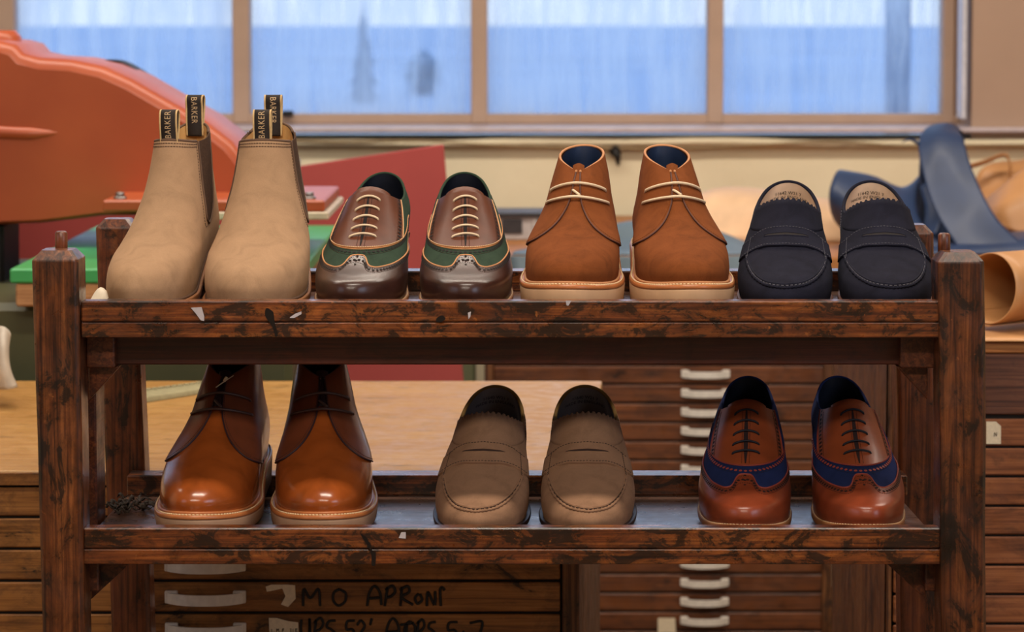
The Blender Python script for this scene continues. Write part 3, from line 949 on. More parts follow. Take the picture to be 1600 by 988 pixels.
def X(px, py, D): return P(px, py, D).x
ztl = P(88, 389, 2.715).z; ztr = P(1500, 392, 2.715).z
fl = post('front_left', X(50, 420, 2.69), X(123, 420, 2.69), X(65, 980, 2.69), X(131, 980, 2.69), -.012, .040, ztl, M['rack_z'], (P(0, 420, 2.69).z, P(0, 980, 2.69).z))
fr = post('front_right', X(1466, 420, 2.69), X(1539, 420, 2.69), X(1471, 980, 2.69), X(1541, 980, 2.69), -.012, .040, ztr, M['rack_z'], (P(0, 420, 2.69).z, P(0, 980, 2.69).z))
zbl = P(180, 342, 3.06).z; zbr = P(1430, 351, 3.06).z
post('back_left', X(150, 380, 3.045), X(212, 380, 3.045), X(174, 980, 3.045), X(236, 980, 3.045), .345, .392, zbl, M['rack_z2'], (P(0, 380, 3.045).z, P(0, 980, 3.045).z))
post('back_right', X(1398, 380, 3.045), X(1460, 380, 3.045), X(1408, 980, 3.045), X(1470, 980, 3.045), .345, .392, zbr, M['rack_z2'], (P(0, 380, 3.045).z, P(0, 980, 3.045).z))
for px, zt in ((96, ztl), (1475, ztr)):
    p = P(px, 390, 2.73)
    B = MB(); h = .0175
    B.tube([(p.x, .030, zt-.012), (p.x, .030, zt+h-.002), (p.x, .030, zt+h)], [.0066, .0066, .0050], 0, 12)
    B.build('peg', [M['rack_z2']], rack)

xl, xr = -.4505, .4505
for zs, mx, nm in ((Z_UP, M['rack_x'], 'u'), (Z_LO, M['rack_x2'], 'l')):
    B = MB(); B.prism([(0, zs-.0162), (.336, zs-.0162), (.336, zs), (0, zs+.006)], xr-xl, 0, axis=0, off=xl)
    # nosing of the board as its own strip of colour
    sh = B.build('shelf_board', [M['shelf']], rack, recalc=True)
    B = MB(); B.box((xl, -.0035, zs-.0165), (xr, .0, zs-.0004), 0, .001); B.build('board_nosing', [mx], sh)
    B = MB(); B.box((xl, -.004, zs+.0004), (xr, .016, zs+.0222), 0, .0014); B.build('front_lip', [mx], rack)
    B = MB(); B.box((-.4500, .300, zs), (.462, .336, zs+.024), 0, .0015); B.build('back_strip', [M['rack_x2']], rack)
    # rails under the shelf
    B = MB(); B.box((-.436, .350, zs-.066), (.437 if nm == 'u' else .447, .375, zs-.0165), 0, .0015); B.build('back_rail', [M['rack_dark']], rack)
    if nm == 'u':
        B = MB(); B.box((-.449, .046, zs-.0515), (.449, .066, zs-.0165), 0, .0015); B.build('front_rail', [M['rack_dark']], rack)
    for sx in (-1, 1):
        x0, x1 = ((-.4515, -.4215) if sx < 0 else (.4120, .4520)) if nm == 'u' else ((-.4515, -.4405) if sx < 0 else (.4405, .4520))
        B = MB(); B.box((x0, .030, zs-.0530), (x1, .350, zs-.0165), 0, .0015); B.build('side_rail', [M['rack_side']], rack)
        # corner brace below it
        B = MB(); z, gw, gh = (zs-.0535, .033, .036) if nm == 'u' else (zs-.0170, .052, .048)
        xo = -.4513 if sx < 0 else .4435
        B.prism([(xo, z), (xo-sx*gw, z), (xo, z-gh)], .018, 0, axis=1, off=.046)
        B.build('corner_brace', [M['rack_side']], rack, bevel=.001, recalc=True)
# side slat between the shelves behind the left post
B = MB(); p0 = P(137, 700, 2.83); p1 = P(150, 700, 2.83)
B.box((-.4660, .105, Z_LO-.01), (-.4535, .165, Z_UP-.030), 0, .002); B.build('side_slat', [M['rack_side']], rack)
# flakes of paint and torn label on the front edge
M['flake'] = plain('grey paint flake', srgb(186, 176, 178), .5)
def flake(pts, D=2.6955, name='paint_flake', mat='flake'):
    if mat == 'tar':
        c_ = np.array(list(pts)+[pts[0], pts[1], pts[2]], float); s_ = spline(c_, len(c_)*7)
        k0 = 7; pts = [tuple(u) for u in s_[k0:k0+len(pts)*7]]
    q = [P(a, b, D) for a, b in pts]
    B = MB(); B.add(q, [tuple(range(len(q)))], 0, False); B.build(name, [M[mat]], rack)
flake([(298, 481), (315, 480), (319, 494), (319, 502), (314, 501), (305, 489)])
flake([(453, 496), (462, 490), (471, 487), (471, 491), (460, 497), (453, 497)])
flake([(731, 489), (736, 487), (735, 495), (732, 499)])
flake([(627, 832), (634, 832), (634, 842), (623, 841)])
flake([(884, 470), (893, 470), (888, 478), (885, 477)])
M['tar'] = plain('black spill', srgb(20, 14, 14), .3)
KW = dict(name='black_spill', mat='tar')
flake([(416, 482), (426, 486), (429, 503), (434, 524), (431, 527), (426, 512), (418, 500), (414, 492)], **KW)
flake([(562, 832), (566, 832), (577, 848), (583, 862), (587, 864), (586, 884), (581, 884), (580, 866), (571, 848)], **KW)
flake([(682, 498), (690, 493), (696, 498), (690, 503), (682, 503)], **KW)

# ------------------------------------------------------------------ shoes on the rack
GREEN = dict(suede=M['green_suede'], cap=M['burgundy'], facing=M['brown_facing'], edge=M['edge_tan'], edge2=M['edge_tan'], hole=M['hole'],
             cap_stitch=M['stitch_dark'], edge_stitch=M['stitch_white'], suede_stitch=M['stitch_dark'], lace=M['lace_cream'], lining=M['dark_lining'],
             sole=M['sole_tan'], heel=M['sole_mid'], welt_stitch=M['stitch_white'], binding=M['green_suede'], gape=.8, band_hole=M['hole'])
NAVY = dict(suede=M['blue_suede'], cap=M['cap_tan'], facing=M['facing_tan'], edge=M['cap_edge'], edge2=M['blue_suede'], hole=M['hole_dark'],
            cap_stitch=M['hole_dark'], edge_stitch=M['cap_edge'], suede_stitch=M['lace_navy'], lace=M['lace_navy'], lining=M['dark_lining'],
            sole=M['sole_tan'], heel=M['sole_mid'], welt_stitch=M['stitch_white'], binding=M['blue_suede'], gape=1.1, band_hole=M['cap_edge'])
SUEDE_CHUK = dict(vamp=M['snuff_suede'], quarter=M['snuff_suede'], edge=M['snuff_edge'], q_stitch=M['snuff_suede'], collar=M['snuff_lip'], tongue=M['snuff_suede'],
                  lace=M['lace_cream'], lining=M['navy_lining'], sole=M['sole_cream'], welt=M['welt_tan'], welt_stitch=M['stitch_white'], rand=M['snuff_lip'])
CALF_CHUK = dict(vamp=M['tan_calf'], quarter=M['tan_calf_dark'], edge=M['dark_edge'], q_stitch=M['dark_edge'], collar=M['dark_edge'], tongue=M['dark_edge'],
                 lace=M['lace_brown'], lining=M['dark_lining'], t=20, sole=M['sole_taupe'], welt=M['welt_tan'], welt_stitch=M['stitch_white'], rand=M['welt_tan'])
NAVY_LOAF = dict(suede=M['navy_suede'], apron=M['navy_suede'], sole=M['sole_mid'], heel=M['sole_mid'], lining=M['peach_lining'], binding=M['navy_suede'],
                 seam_stitch=M['stitch_grey'], strap_stitch=M['stitch_grey'], slit=M['hole'], stamp='11642 W21 7\nMADE IN ENGLAND', stamp_mat=M['marker'])
MOLE_LOAF = dict(suede=M['mole_suede'], apron=M['mole_suede'], sole=M['sole_black'], heel=M['sole_black'], lining=M['slate_lining'], binding=M['mole_edge'],
                 seam_stitch=M['stitch_dark'], strap_stitch=M['stitch_dark'], slit=M['stitch_dark'], stamp='11640 W21 7\nMADE IN ENGLAND', stamp_mat=M['marker'], welt=.0048)

g1, g2, g3, g4 = 'pair of beige suede chelsea boots', 'pair of green suede brogues', 'pair of snuff suede chukka boots', 'pair of dark navy loafers'
g5, g6, g7 = 'pair of chestnut leather chukka boots', 'pair of brown suede loafers', 'pair of navy suede brogues'
# yaw > 0 turns the heel to the left of the picture
chelsea('beige suede chelsea boot beside the left posts, leftmost shoe on the upper shelf', g1, 237, .036, -9, Z_UP, -1, wsc=.91)
chelsea('beige suede chelsea boot standing next to the green brogue', g1, 398, .034, -1.5, Z_UP, 1, wsc=1.07)
brogue('green suede brogue with cream laces beside the beige chelsea boot', g2, 564, .034, -5, Z_UP, -1, GREEN)
brogue('green suede brogue with cream laces beside the snuff suede chukka boot', g2, 727, .034, 1.4, Z_UP, 1, GREEN)
chukka('snuff brown suede chukka boot with pale laces next to the green brogue', g3, 895, .036, -6.0, Z_UP, -1, SUEDE_CHUK, .985)
chukka('snuff brown suede chukka boot with pale laces next to the navy loafer', g3, 1066, .036, 4.0, Z_UP, 1, SUEDE_CHUK, .985)
loafer('dark navy suede penny loafer next to the snuff suede chukka boot', g4, 1229, .036, -6.8, Z_UP, -1, NAVY_LOAF)
loafer('dark navy suede penny loafer beside the right posts, rightmost shoe on the upper shelf', g4, 1386, .036, -2.6, Z_UP, 1, NAVY_LOAF)
C2 = dict(CALF_CHUK); C2['tie'] = True
chukka('chestnut leather chukka boot with a pale string on its collar, leftmost on the lower shelf', g5, 323, .038, -5.5, Z_LO, -1, C2, 1.02)
chukka('chestnut leather chukka boot without string, standing nearer the brown suede loafers', g5, 503, .038, 5.0, Z_LO, 1, CALF_CHUK, 1.02)
loafer('brown suede penny loafer next to the chestnut chukka boot', g6, 753, .036, -4.4, Z_LO, -1, MOLE_LOAF)
loafer('brown suede penny loafer standing nearer the navy brogues', g6, 919, .036, -0.7, Z_LO, 1, MOLE_LOAF)
brogue('navy suede brogue with chestnut toe cap next to the brown suede loafer', g7, 1168, .036, -6, Z_LO, -1, NAVY)
brogue('navy suede brogue with chestnut toe cap, rightmost shoe on the lower shelf', g7, 1346, .036, 0, Z_LO, 1, NAVY)

# scraps and paper lying on the shelves
M['scrap'] = plain('dark leather scrap', srgb(62, 50, 40), .8, 0, .3, 150)
M['paper'] = plain('white crumpled paper', srgb(232, 218, 196), .7, 0, .05, 60)
r2 = random.Random(3)
B = MB()
for i in range(40):
    px, py = r2.gauss(196, 19), r2.gauss(802, 6)
    D = min(3.0, max(2.80, F_PX*.551/(py-30)))
    p = P(px, py, D); z = Z_LO + .001 + r2.random()*.006
    a = r2.random()*6.28; L = r2.uniform(.004, .013); w = r2.uniform(.0015, .0045)
    n = 6; pts = []
    for k in range(n):
        t = k/(n-1)-.5
        pts.append((p.x+math.cos(a+t)*L*t*2, p.y+math.sin(a+t)*L*t*2, z+.006+.003*math.sin(k*1.7+i)))
    pts = np.array(pts); pts[:, 2] = np.maximum(pts[:, 2], Z_LO+.0008+.006*(1-pts[:, 1]/.33))
    side = np.array([-math.sin(a), math.cos(a), r2.uniform(.0, .5)])*w
    B.grid(np.stack([pts-side*.5+np.array([0, 0, abs(side[2])]), pts+side*.5+np.array([0, 0, abs(side[2])])], 0), 0)
o = B.build('leather_scraps', [M['scrap']], None, solid=.0009)
tag(o, 'small heap of dark leather scraps on the left end of the lower shelf', 'scraps', kind='stuff')
B = MB(); c = P(147, 462, 2.765)
G = []
for i in range(14):
    row = []
    for j in range(12):
        u, v = i/13-.5, j/11-.5
        hgt = .013*math.exp(-((u*2.6-.35)**2+(v*2)**2))*(1+.5*math.sin(7*u+4*v))+.003*math.sin(11*u+2)*math.cos(9*v)
        row.append((c.x+u*.040, c.y+.012+v*.03, Z_UP+.0075+max(0, hgt)+.004*(u+.5)))
    G.append(row)
B.grid(np.array(G), 0)
o = B.build('crumpled_paper', [M['paper']], None, solid=.0006)
tag(o, 'scrap of crumpled white paper beside the toe of the leftmost chelsea boot', 'paper')

# ------------------------------------------------------------------ room
def box_obj(name, lo, hi, mat, parent=None, bev=0.0):
    B = MB(); B.box(lo, hi, 0, bev); return B.build(name, [mat], parent)
t = NT('cream painted masonry')
n1 = t.noise(3, 4, .6); n2 = t.noise(40, 5, .65)
t.set(Base_Color=t.mix(t.ramp(n1, [(.3, g(0)), (.7, g(.7))]), srgb(232, 222, 192), srgb(212, 200, 170)), Roughness=.8)
t.bump(n2, .4, .004); M['cream_wall'] = t.m
M['pier'] = plain('tan painted pier', srgb(172, 144, 124), .7, 0, .05, 4)
M['frame'] = plain('tan window paint', srgb(178, 150, 130), .6, 0, .05, 12)
M['sill'] = plain('worn painted sill', srgb(196, 184, 188), .25, 0, .12, 20)
M['ceiling'] = plain('off white ceiling', srgb(214, 206, 190), .9)
M['floor'] = wood('floor boards', srgb(110, 84, 60), srgb(80, 58, 40), srgb(134, 104, 76), 'y', stain=.1, rough=.5, seed=4.4)
M['plaster'] = plain('warm plaster', srgb(206, 190, 160), .85)

def st(o): o['kind'] = 'structure'; return o
YW = 3.70           # inner face of the window wall
RX = 3.6; RY0 = -3.9; RZ = 3.2
st(box_obj('floor', (-RX, RY0, -.1), (RX, YW+.3, 0), M['floor']))
st(box_obj('ceiling', (-RX, RY0, RZ), (RX, YW+.3, RZ+.1), M['ceiling']))
st(box_obj('wall_left', (-RX-.1, RY0, 0), (-RX, YW+.3, RZ), M['plaster']))
st(box_obj('wall_right', (RX, RY0, 0), (RX+.1, YW+.3, RZ), M['plaster']))
st(box_obj('wall_front', (-RX, RY0-.1, 0), (RX, RY0, RZ), M['plaster']))
zs = P(800, 199.5, 6.36).z
WX0, WX1 = X(-1050, 100, 6.5), X(1508, 100, 6.5)
wb = st(box_obj('wall_back', (-RX, YW, 0), (RX, YW+.30, zs-.03), M['cream_wall']))
B = MB()
B.box((-RX, YW, 2.75), (RX, YW+.3, RZ), 0)
B.box((WX1, YW, zs-.03), (RX, YW+.3, 2.75), 0); B.box((-RX, YW, zs-.03), (WX0, YW+.3, 2.75), 0)
st(B.build('wall_back', [M['pier']]))
# rough band of render under the sill
B = MB(); n = 120; G = []
for i in range(n):
    x = -RX+2*RX*i/(n-1); lo = P(800, 221, 6.35).z + .004*math.sin(x*5.1)+.003*math.sin(x*13.3+1)
    G.append([(x, YW, zs-.03), (x, YW-.022, zs-.032), (x, YW-.030, zs-.05), (x, YW-.026+.004*math.sin(x*9), lo+.006), (x, YW-.006, lo-.002), (x, YW, lo-.004)])
B.grid(np.array(G), 0, flip=True)
st(B.build('trim_1', [M['cream_wall']]))
st(box_obj('trim_2', (-RX, YW-.048, zs-.013), (RX, YW+.28, zs), M['sill'], None, .004))
# small dark fixing on the wall
p = P(961, 236, 6.38)
B = MB(); B.tube([(p.x, YW-.002, p.z), (p.x, YW-.03, p.z), (p.x+.005, YW-.034, p.z-.012), (p.x+.008, YW-.03, p.z-.035)], [.016, .013, .009, .004], 0, 10)
o = B.build('wall_hook', [M['iron']]); tag(o, 'small dark hook on the cream wall above the snuff suede boots', 'hook')
# thin cable along the wall
B = MB(); q = [P(a, b, 6.375) for a, b in ((440, 218), (520, 222), (650, 220), (760, 226), (900, 230), (1050, 232), (1180, 226), (1300, 222), (1420, 228), (1600, 226), (1800, 228))]
q = spline(np.array(q), 80); q[:, 1] = YW-.028
B.tube(q, .0035, 0, 6); M['cable'] = plain('dirty cream cable', srgb(150, 130, 98), .7)
o = B.build('cable', [M['cable']]); tag(o, 'thin dirty cable running along the wall just under the window sill', 'cable')

# glass: streaky with condensation
t = NT('misted streaky glass'); t.n.remove(t.b)
sv = t.mapc((26, 1, 2.2)); s1 = t.noise(1.0, 5, .6, .3, sv); s2 = t.noise(5, 3, .5)
fac = t.math('ADD', t.math('MULTIPLY', s1, .62), t.math('MULTIPLY', s2, .28))
tr = t.n.new('ShaderNodeBsdfTransparent'); tr.inputs[0].default_value = (.92, .95, 1, 1)
tl = t.n.new('ShaderNodeBsdfTranslucent'); tl.inputs[0].default_value = (.86, .92, 1, 1)
gl = t.n.new('ShaderNodeBsdfGlossy'); gl.inputs['Roughness'].default_value = .15; gl.inputs[0].default_value = (.9, .9, .9, 1)
m1 = t.n.new('ShaderNodeMixShader'); t.l.new(t.ramp(fac, [(.34, g(.08)), (.60, g(.62))]), m1.inputs[0]); t.l.new(tr.outputs[0], m1.inputs[1]); t.l.new(tl.outputs[0], m1.inputs[2])
m2 = t.n.new('ShaderNodeMixShader'); m2.inputs[0].default_value = .04; t.l.new(m1.outputs[0], m2.inputs[1]); t.l.new(gl.outputs[0], m2.inputs[2])
t.l.new(m2.outputs[0], t.n['Material Output'].inputs[0]); M['glass'] = t.m

zt = 2.75; YG = 3.92
win = thing('window_1', 'long tan-framed window with misted streaky panes looking over a field', 'window', (0, 0, 0)); win['kind'] = 'structure'
B = MB()
B.box((WX0, YG-.035, zs), (WX1, YG+.035, P(800, 178.5, 6.585).z), 0, .003)
B.box((WX0, YG-.035, zt-.06), (WX1, YG+.035, zt), 0, .003)
B.build('window_rail', [M['frame']], win)
mulls = [(-1130, -1104), (-754, -728), (-382, -354), (-12, 22), (363, 389.5), (736, 761.5), (1106, 1130.5), (1474, 1492)]
for a, b in mulls:
    B = MB(); B.box((X(a, 100, 6.58), YG-.04, zs+.001), (X(b, 100, 6.58), YG+.04, zt-.001), 0, .003); B.build('mullion', [M['frame']], win)
for (a, b), (c, d) in zip(mulls[:-1], mulls[1:]):
    B = MB(); B.box((X(b, 100, 6.58)-.004, YG-.003, P(800, 180, 6.62).z), (X(c, 100, 6.58)+.004, YG+.003, zt-.05), 0); B.build('window_pane', [M['glass']], win)
# sash stop beside the right jamb, daylight glint put into its pale colour
M['highlight'] = plain('pale sash stop', srgb(206, 206, 214), .4)
B = MB(); B.box((X(1500, 100, 6.42), YW-.012, zs+.02), (X(1507, 100, 6.42), YW+.06, zt), 0, .002); B.build('sash_highlight', [M['highlight']], win)
B = MB(); B.box((X(1492, 100, 6.58), YG-.02, zs+.001), (X(1512, 100, 6.58), YW+.3, zt), 0, .002); B.build('window_jamb', [M['frame']], win)
p = P(447, 178, 6.52)
B = MB(); B.box((p.x-.014, YG-.062, p.z-.008), (p.x+.014, YG-.036, p.z+.006), 0, .003)
B.tube([(p.x, YG-.05, p.z), (p.x-.002, YG-.075, p.z-.004)], .004, 0, 8); B.build('window_catch', [M['iron']], win)

# outside
M['field'] = plain('misty field', (.40, .52, .74, 1), .95, 0, .12, .02, .1)  # distance haze and blue daylight put into the field's colour
M['tree'] = suede('haze blue conifer', (.05, .11, .22, 1), .8, 1.2, 0)  # blue haze painted into the foliage colour
M['bush'] = suede('haze blue shrub', (.20, .33, .52, 1), .85, 1.15, 0)  # paler, with the haze painted into the colour too
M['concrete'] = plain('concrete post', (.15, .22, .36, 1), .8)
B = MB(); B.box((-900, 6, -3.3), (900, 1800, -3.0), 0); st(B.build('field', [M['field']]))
def conifer(px, base, top, wpx, D, label, seed, name='conifer', bushy=False):
    r = random.Random(seed); b = P(px, base, D); h = (P(px, top, D).z-b.z); w = wpx/F_PX*D*.5
    root = thing(name, label, 'tree', (b.x, b.y, -3.0)); dz = b.z+3.0
    B = MB(); B.tube([(0, 0, -.02), (0, 0, dz+h*.6)], [.16, .05], 0, 8); B.build('trunk', [M['tree']], root)
    B = MB()
    for k in range(15):
        t_ = k/14; z0 = dz*.3+(h+dz*.7)*t_; rr = (w*(.35+.65*math.sin(PI*min(1, .15+.8*t_))) if bushy else w*(1-t_**1.4))*r.uniform(.75, 1.15)+.05
        n = 14; G = []
        for i in range(n):
            a = 2*PI*i/n; q = rr*(1+.3*r.uniform(-1, 1))
            G.append([(0, 0, z0+h*.13), (q*.5*math.cos(a), q*.5*math.sin(a), z0+h*.05), (q*math.cos(a), q*math.sin(a), z0-h*.03)])
        B.grid(np.array(G), 0, close_u=True)
    B.build('foliage', [M['bush' if bushy else 'tree']], root)
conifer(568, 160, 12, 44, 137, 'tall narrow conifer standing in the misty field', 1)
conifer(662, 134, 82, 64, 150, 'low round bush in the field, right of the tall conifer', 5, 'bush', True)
p = P(1402, 150, 13)
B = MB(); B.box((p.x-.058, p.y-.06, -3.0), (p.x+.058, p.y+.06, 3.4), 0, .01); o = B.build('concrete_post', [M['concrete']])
tag(o, 'grey upright post outside, seen through the rightmost window pane', 'post')

# world
w = bpy.data.worlds.new('sky'); scene.world = w; w.use_nodes = True
nt = w.node_tree; bg = nt.nodes['Background']
tc = nt.nodes.new('ShaderNodeTexCoord'); sp = nt.nodes.new('ShaderNodeSeparateXYZ'); nt.links.new(tc.outputs['Generated'], sp.inputs[0])
cr = nt.nodes.new('ShaderNodeValToRGB'); nt.links.new(sp.outputs['Z'], cr.inputs[0])
cr.color_ramp.elements[0].position = .0; cr.color_ramp.elements[0].color = (.80, .90, 1.0, 1)
cr.color_ramp.elements[1].position = .5; cr.color_ramp.elements[1].color = (.56, .74, 1.0, 1)
nt.links.new(cr.outputs[0], bg.inputs[0]); bg.inputs[1].default_value = 1.36
# ------------------------------------------------------------------ plan chests
def bow_handle(cx, y, cz, w, parent, mat=None, h=.0135, out=.022):
    B = MB(); n = 15; G = []
    for i in range(n):
        t_ = -1+2*i/(n-1); x = cx+t_*w/2
        d = .004 + out*(1-abs(t_)**2.6)*.9
        yo = y-d; th = .0035
        G.append([(x, yo, cz-h/2), (x, yo, cz+h/2), (x, yo+th, cz+h/2), (x, yo+th, cz-h/2), (x, yo, cz-h/2)])
    B.grid(np.array(G), 0, smooth=False, flip=True)
    for sx in (-1, 1):
        x = cx+sx*(w/2-.007)
        B.box((x-.008, y-.0065, cz-h/2), (x+.008, y, cz+h/2+.002), 0, .001)
        B.tube([(x, y-.0062, cz), (x, y-.0085, cz)], [.0026, .0018], 1, 8)
    return B.build('handle', [mat or M['handle'], M['metal']], parent)

def strokes(body, x, z, h, y, parent, mat, r=.0011, adv=1.0, widths=None):
    """marker handwriting on a drawer front"""
    F = {'M': [[(0, 0), (.05, .95), (.4, .45), (.85, .95), (.95, 0)]], 'O': [[(.5, .95), (.1, .75), (.05, .3), (.4, .02), (.85, .25), (.9, .7), (.5, .93)]],
         'A': [[(0, 0), (.15, .7), (.45, 1), (.75, .7), (.85, .05)], [(.1, .38), (.8, .42)]], 'P': [[(.05, 0), (.25, .95)], [(.1, .8), (.55, 1.02), (.75, .75), (.5, .5), (.2, .42)]],
         'R': [[(.1, 0), (.2, .95)], [(.05, .8), (.6, 1.0), (.7, .72), (.2, .45), (.95, .05)]], 'N': [[(.05, 0), (.15, .7), (.75, .05), (.8, .75)]],
         'S': [[(.85, .9), (.3, .85), (.15, .62), (.5, .5), (.8, .3), (.55, .05), (.1, .1)]], 's': [[(.3, 0), (.25, .8), (.4, .95), (.65, .8)]],
         'o': [[(.4, .62), (.1, .4), (.3, .12), (.65, .3), (.5, .6)]], 'U': [[(.05, .95), (.05, .3), (.3, .1), (.6, .3), (.65, 1.0), (.7, 0)]],
         '5': [[(.8, .9), (.2, .85), (.15, .5), (.6, .5), (.75, .25), (.45, 0), (.05, .1)]], '-': [[(.25, .42), (.45, .42)]], '7': [[(.05, .85), (.85, .9), (.55, 0)]],
         '2': [[(.1, .7), (.4, .9), (.7, .65), (.1, .05), (.8, .08)]], '!': [[(.3, .7), (.45, 1.0)]], 'T': [[(0, .7), (1, .8)], [(.5, .75), (.4, 0)]], '1': [[(.3, .9), (.3, 0)]],
         '3': [[(.1, .9), (.7, .85), (.35, .5), (.7, .25), (.1, .02)]], '.': [[(.2, .02), (.25, .1)]]}
    B = MB(); cx = x
    for i, ch in enumerate(body):
        if ch == ' ': cx += h*.55*adv; continue
        wch = h*.62*(widths[i] if widths else 1)
        for s in F.get(ch, []):
            q = np.array([(cx+a*wch, y, z+b*h) for a, b in s])
            B.tube(spline(q, 6*len(q)) if len(q) > 2 else q, r, 0, 6)
        cx += wch*1.22*adv
    return B.build('marker_writing', [mat], parent)

def drawer(parent, x0, x1, z0, z1, y, mat, handle=None, hw=.099, tilt=0):
    B = MB(); B.box((x0, y-.004, z0), (x1, y+.02, z1), 0, .0016)
    d = B.build('drawer', [mat], parent)
    if handle is not None:
        hm = handle if isinstance(handle, tuple) else (handle, .5)
        bow_handle(hm[0], y-.004, z0+(z1-z0)*hm[1], hw, d)
    return d

# -- chest on the left with the cutting top
D1 = 3.20; y1 = D1-CAM_D
zt = P(400, 735, D1).z
def zat(py, D=D1): return P(800, py, D).z
xr1 = X(906, 900, D1); xr2 = P(941, 593, 4.0).x; yb = 4.0-CAM_D
lc = thing('plan_chest', 'wooden plan chest with a pale plywood top and marker writing on its drawers', 'plan chest', (0, 0, 0))
B = MB(); B.prism([(-1.25, y1), (xr1-.002, y1), (xr2-.004, yb), (-1.25, yb)], zt-.0175-.02, 0, axis=2, off=.02)
B.prism([(-1.23, y1+.03), (xr1-.03, y1+.03), (xr2-.03, yb-.03), (-1.23, yb-.03)], .0195, 0, axis=2, off=0.0)
B.build('body', [M['gap']], lc, recalc=True)
B = MB(); B.prism([(-1.27, y1-.006), (xr1+.004, y1-.006), (xr2, yb), (-1.27, yb)], .0175, 0, axis=2, off=zt-.0175)
B.build('worktop', [M['plytop']], lc, bevel=.0025, recalc=True)
B = MB(); B.box((-1.27, y1-.009, zt-.0178), (xr1+.004, y1-.0062, zt-.0018), 0, .0008); B.build('worktop_edging', [M['chest']], lc)
for a, b in ((876, 905), (221, 238)):
    B = MB(); B.box((X(a, 900, D1)+.002, y1-.005, .02), (X(b, 900, D1), y1+.02, zt-.0185), 0, .0015); B.build('frame_post', [M['chest_dark']], lc)
B = MB(); xa = X(905, 900, D1)
B.prism([(xr1-.001, y1), (xr2-.003, yb), (xr2-.018, yb), (xr1-.016, y1)], zt-.05, 0, axis=2, off=.025); B.build('side_panel', [M['chest_dark']], lc, recalc=True)
edges = [758, 806.5, 856, 906, 956, 1006, 1056, 1106]
xb0, xb1 = X(239, 930, D1), X(875, 930, D1); xa0, xa1 = -1.22, X(220, 930, D1)
for i, (a, b) in enumerate(zip(edges[:-1], edges[1:])):
    d = drawer(lc, xb0, xb1, zat(b-1), zat(a+3.5), y1, M['chest'], (X(322, 930, D1), .5))
    drawer(lc, xa0, xa1, zat(b-1), zat(a+3.5), y1, M['chest'])
    if i == 3:
        yy = y1-.0046
        strokes('MO', X(474, 930, D1), zat(946), .0225, yy, d, M['marker'], .0017, 1.35, [1.6, 1.3])
        strokes('APRoNs', X(574, 930, D1), zat(946), .025, yy, d, M['marker'], .0018, .82, [1.35, 1.2, 1.2, 1.0, .9, .9])
        B = MB(); q = [(415, 917), (424, 914), (437, 914), (450, 914), (461, 915), (462, 936), (450, 949), (439, 945), (446, 932), (441, 920), (428, 923), (417, 925)]
        B.add([P(a_, b_, D1-.0048) for a_, b_ in q], [tuple(range(len(q)))], 0, False); B.build('torn_label', [M['label']], d)
    if i == 4:
        yy = y1-.0046
        strokes('UPS 52! AT', X(470, 980, D1), zat(1000), .028, yy, d, M['marker'], .0017, .72, [1.0, 1.0, .9, 1, .9, .9, .8, 1, 1.2, 1])
        strokes('OPS 5-7', X(632, 980, D1), zat(1000), .026, yy, d, M['marker'], .0017, .8, [.9, .9, .8, 1, 1.1, .7, 1.2])
        B = MB(); q = [(420, 966), (432, 966), (450, 971), (466, 973), (467, 1003), (421, 1003)]
        B.add([P(a_, b_, D1-.0048) for a_, b_ in q], [tuple(range(len(q)))], 0, False); lb = B.build('paper_label', [M['label']], d)
        strokes('1.M.P. 31R', X(424, 980, D1), zat(987), .0048, y1-.0052, lb, M['marker'], .0003, .95)
# webbing strap lying on the cutting top
B = MB()
def on_top(px, py):
    D = (CAM_Z-zt)*F_PX/(py-30.3)
    return P(px, py, D)
q = np.array([(on_top(a, b).x, on_top(a, b).y, zt) for a, b in ((120, 646), (190, 636), (250, 627), (300, 619), (336, 612))])
q = spline(q, 30); G = []
for k, p_ in enumerate(q):
    d_ = np.array([.25, -1, 0])*.0; hgt = .0165-.005*k/29
    G.append([(p_[0], p_[1]-.018, zt+.0006), (p_[0]-.001, p_[1]-.018, zt+hgt*.55), (p_[0]-.001, p_[1]-.016, zt+hgt*.6), (p_[0]-.004, p_[1]+.018, zt+hgt), (p_[0]-.004, p_[1]+.022, zt+.0006)])
G = np.array(G); B.grid(G, 0, flip=True); B.add(G[-1], [(0, 1, 2, 3, 4)], 0, False); B.add(G[0], [(4, 3, 2, 1, 0)], 0, False)
B.dash(np.array([(x_, y_, z_) for x_, y_, z_ in G[:, 3]]), .0022, .010, .003, 0, 6)
o = B.build('webbing_strap', [M['strap']]); tag(o, 'flat grey-green strap lying on the plywood top behind the left back post', 'strap')

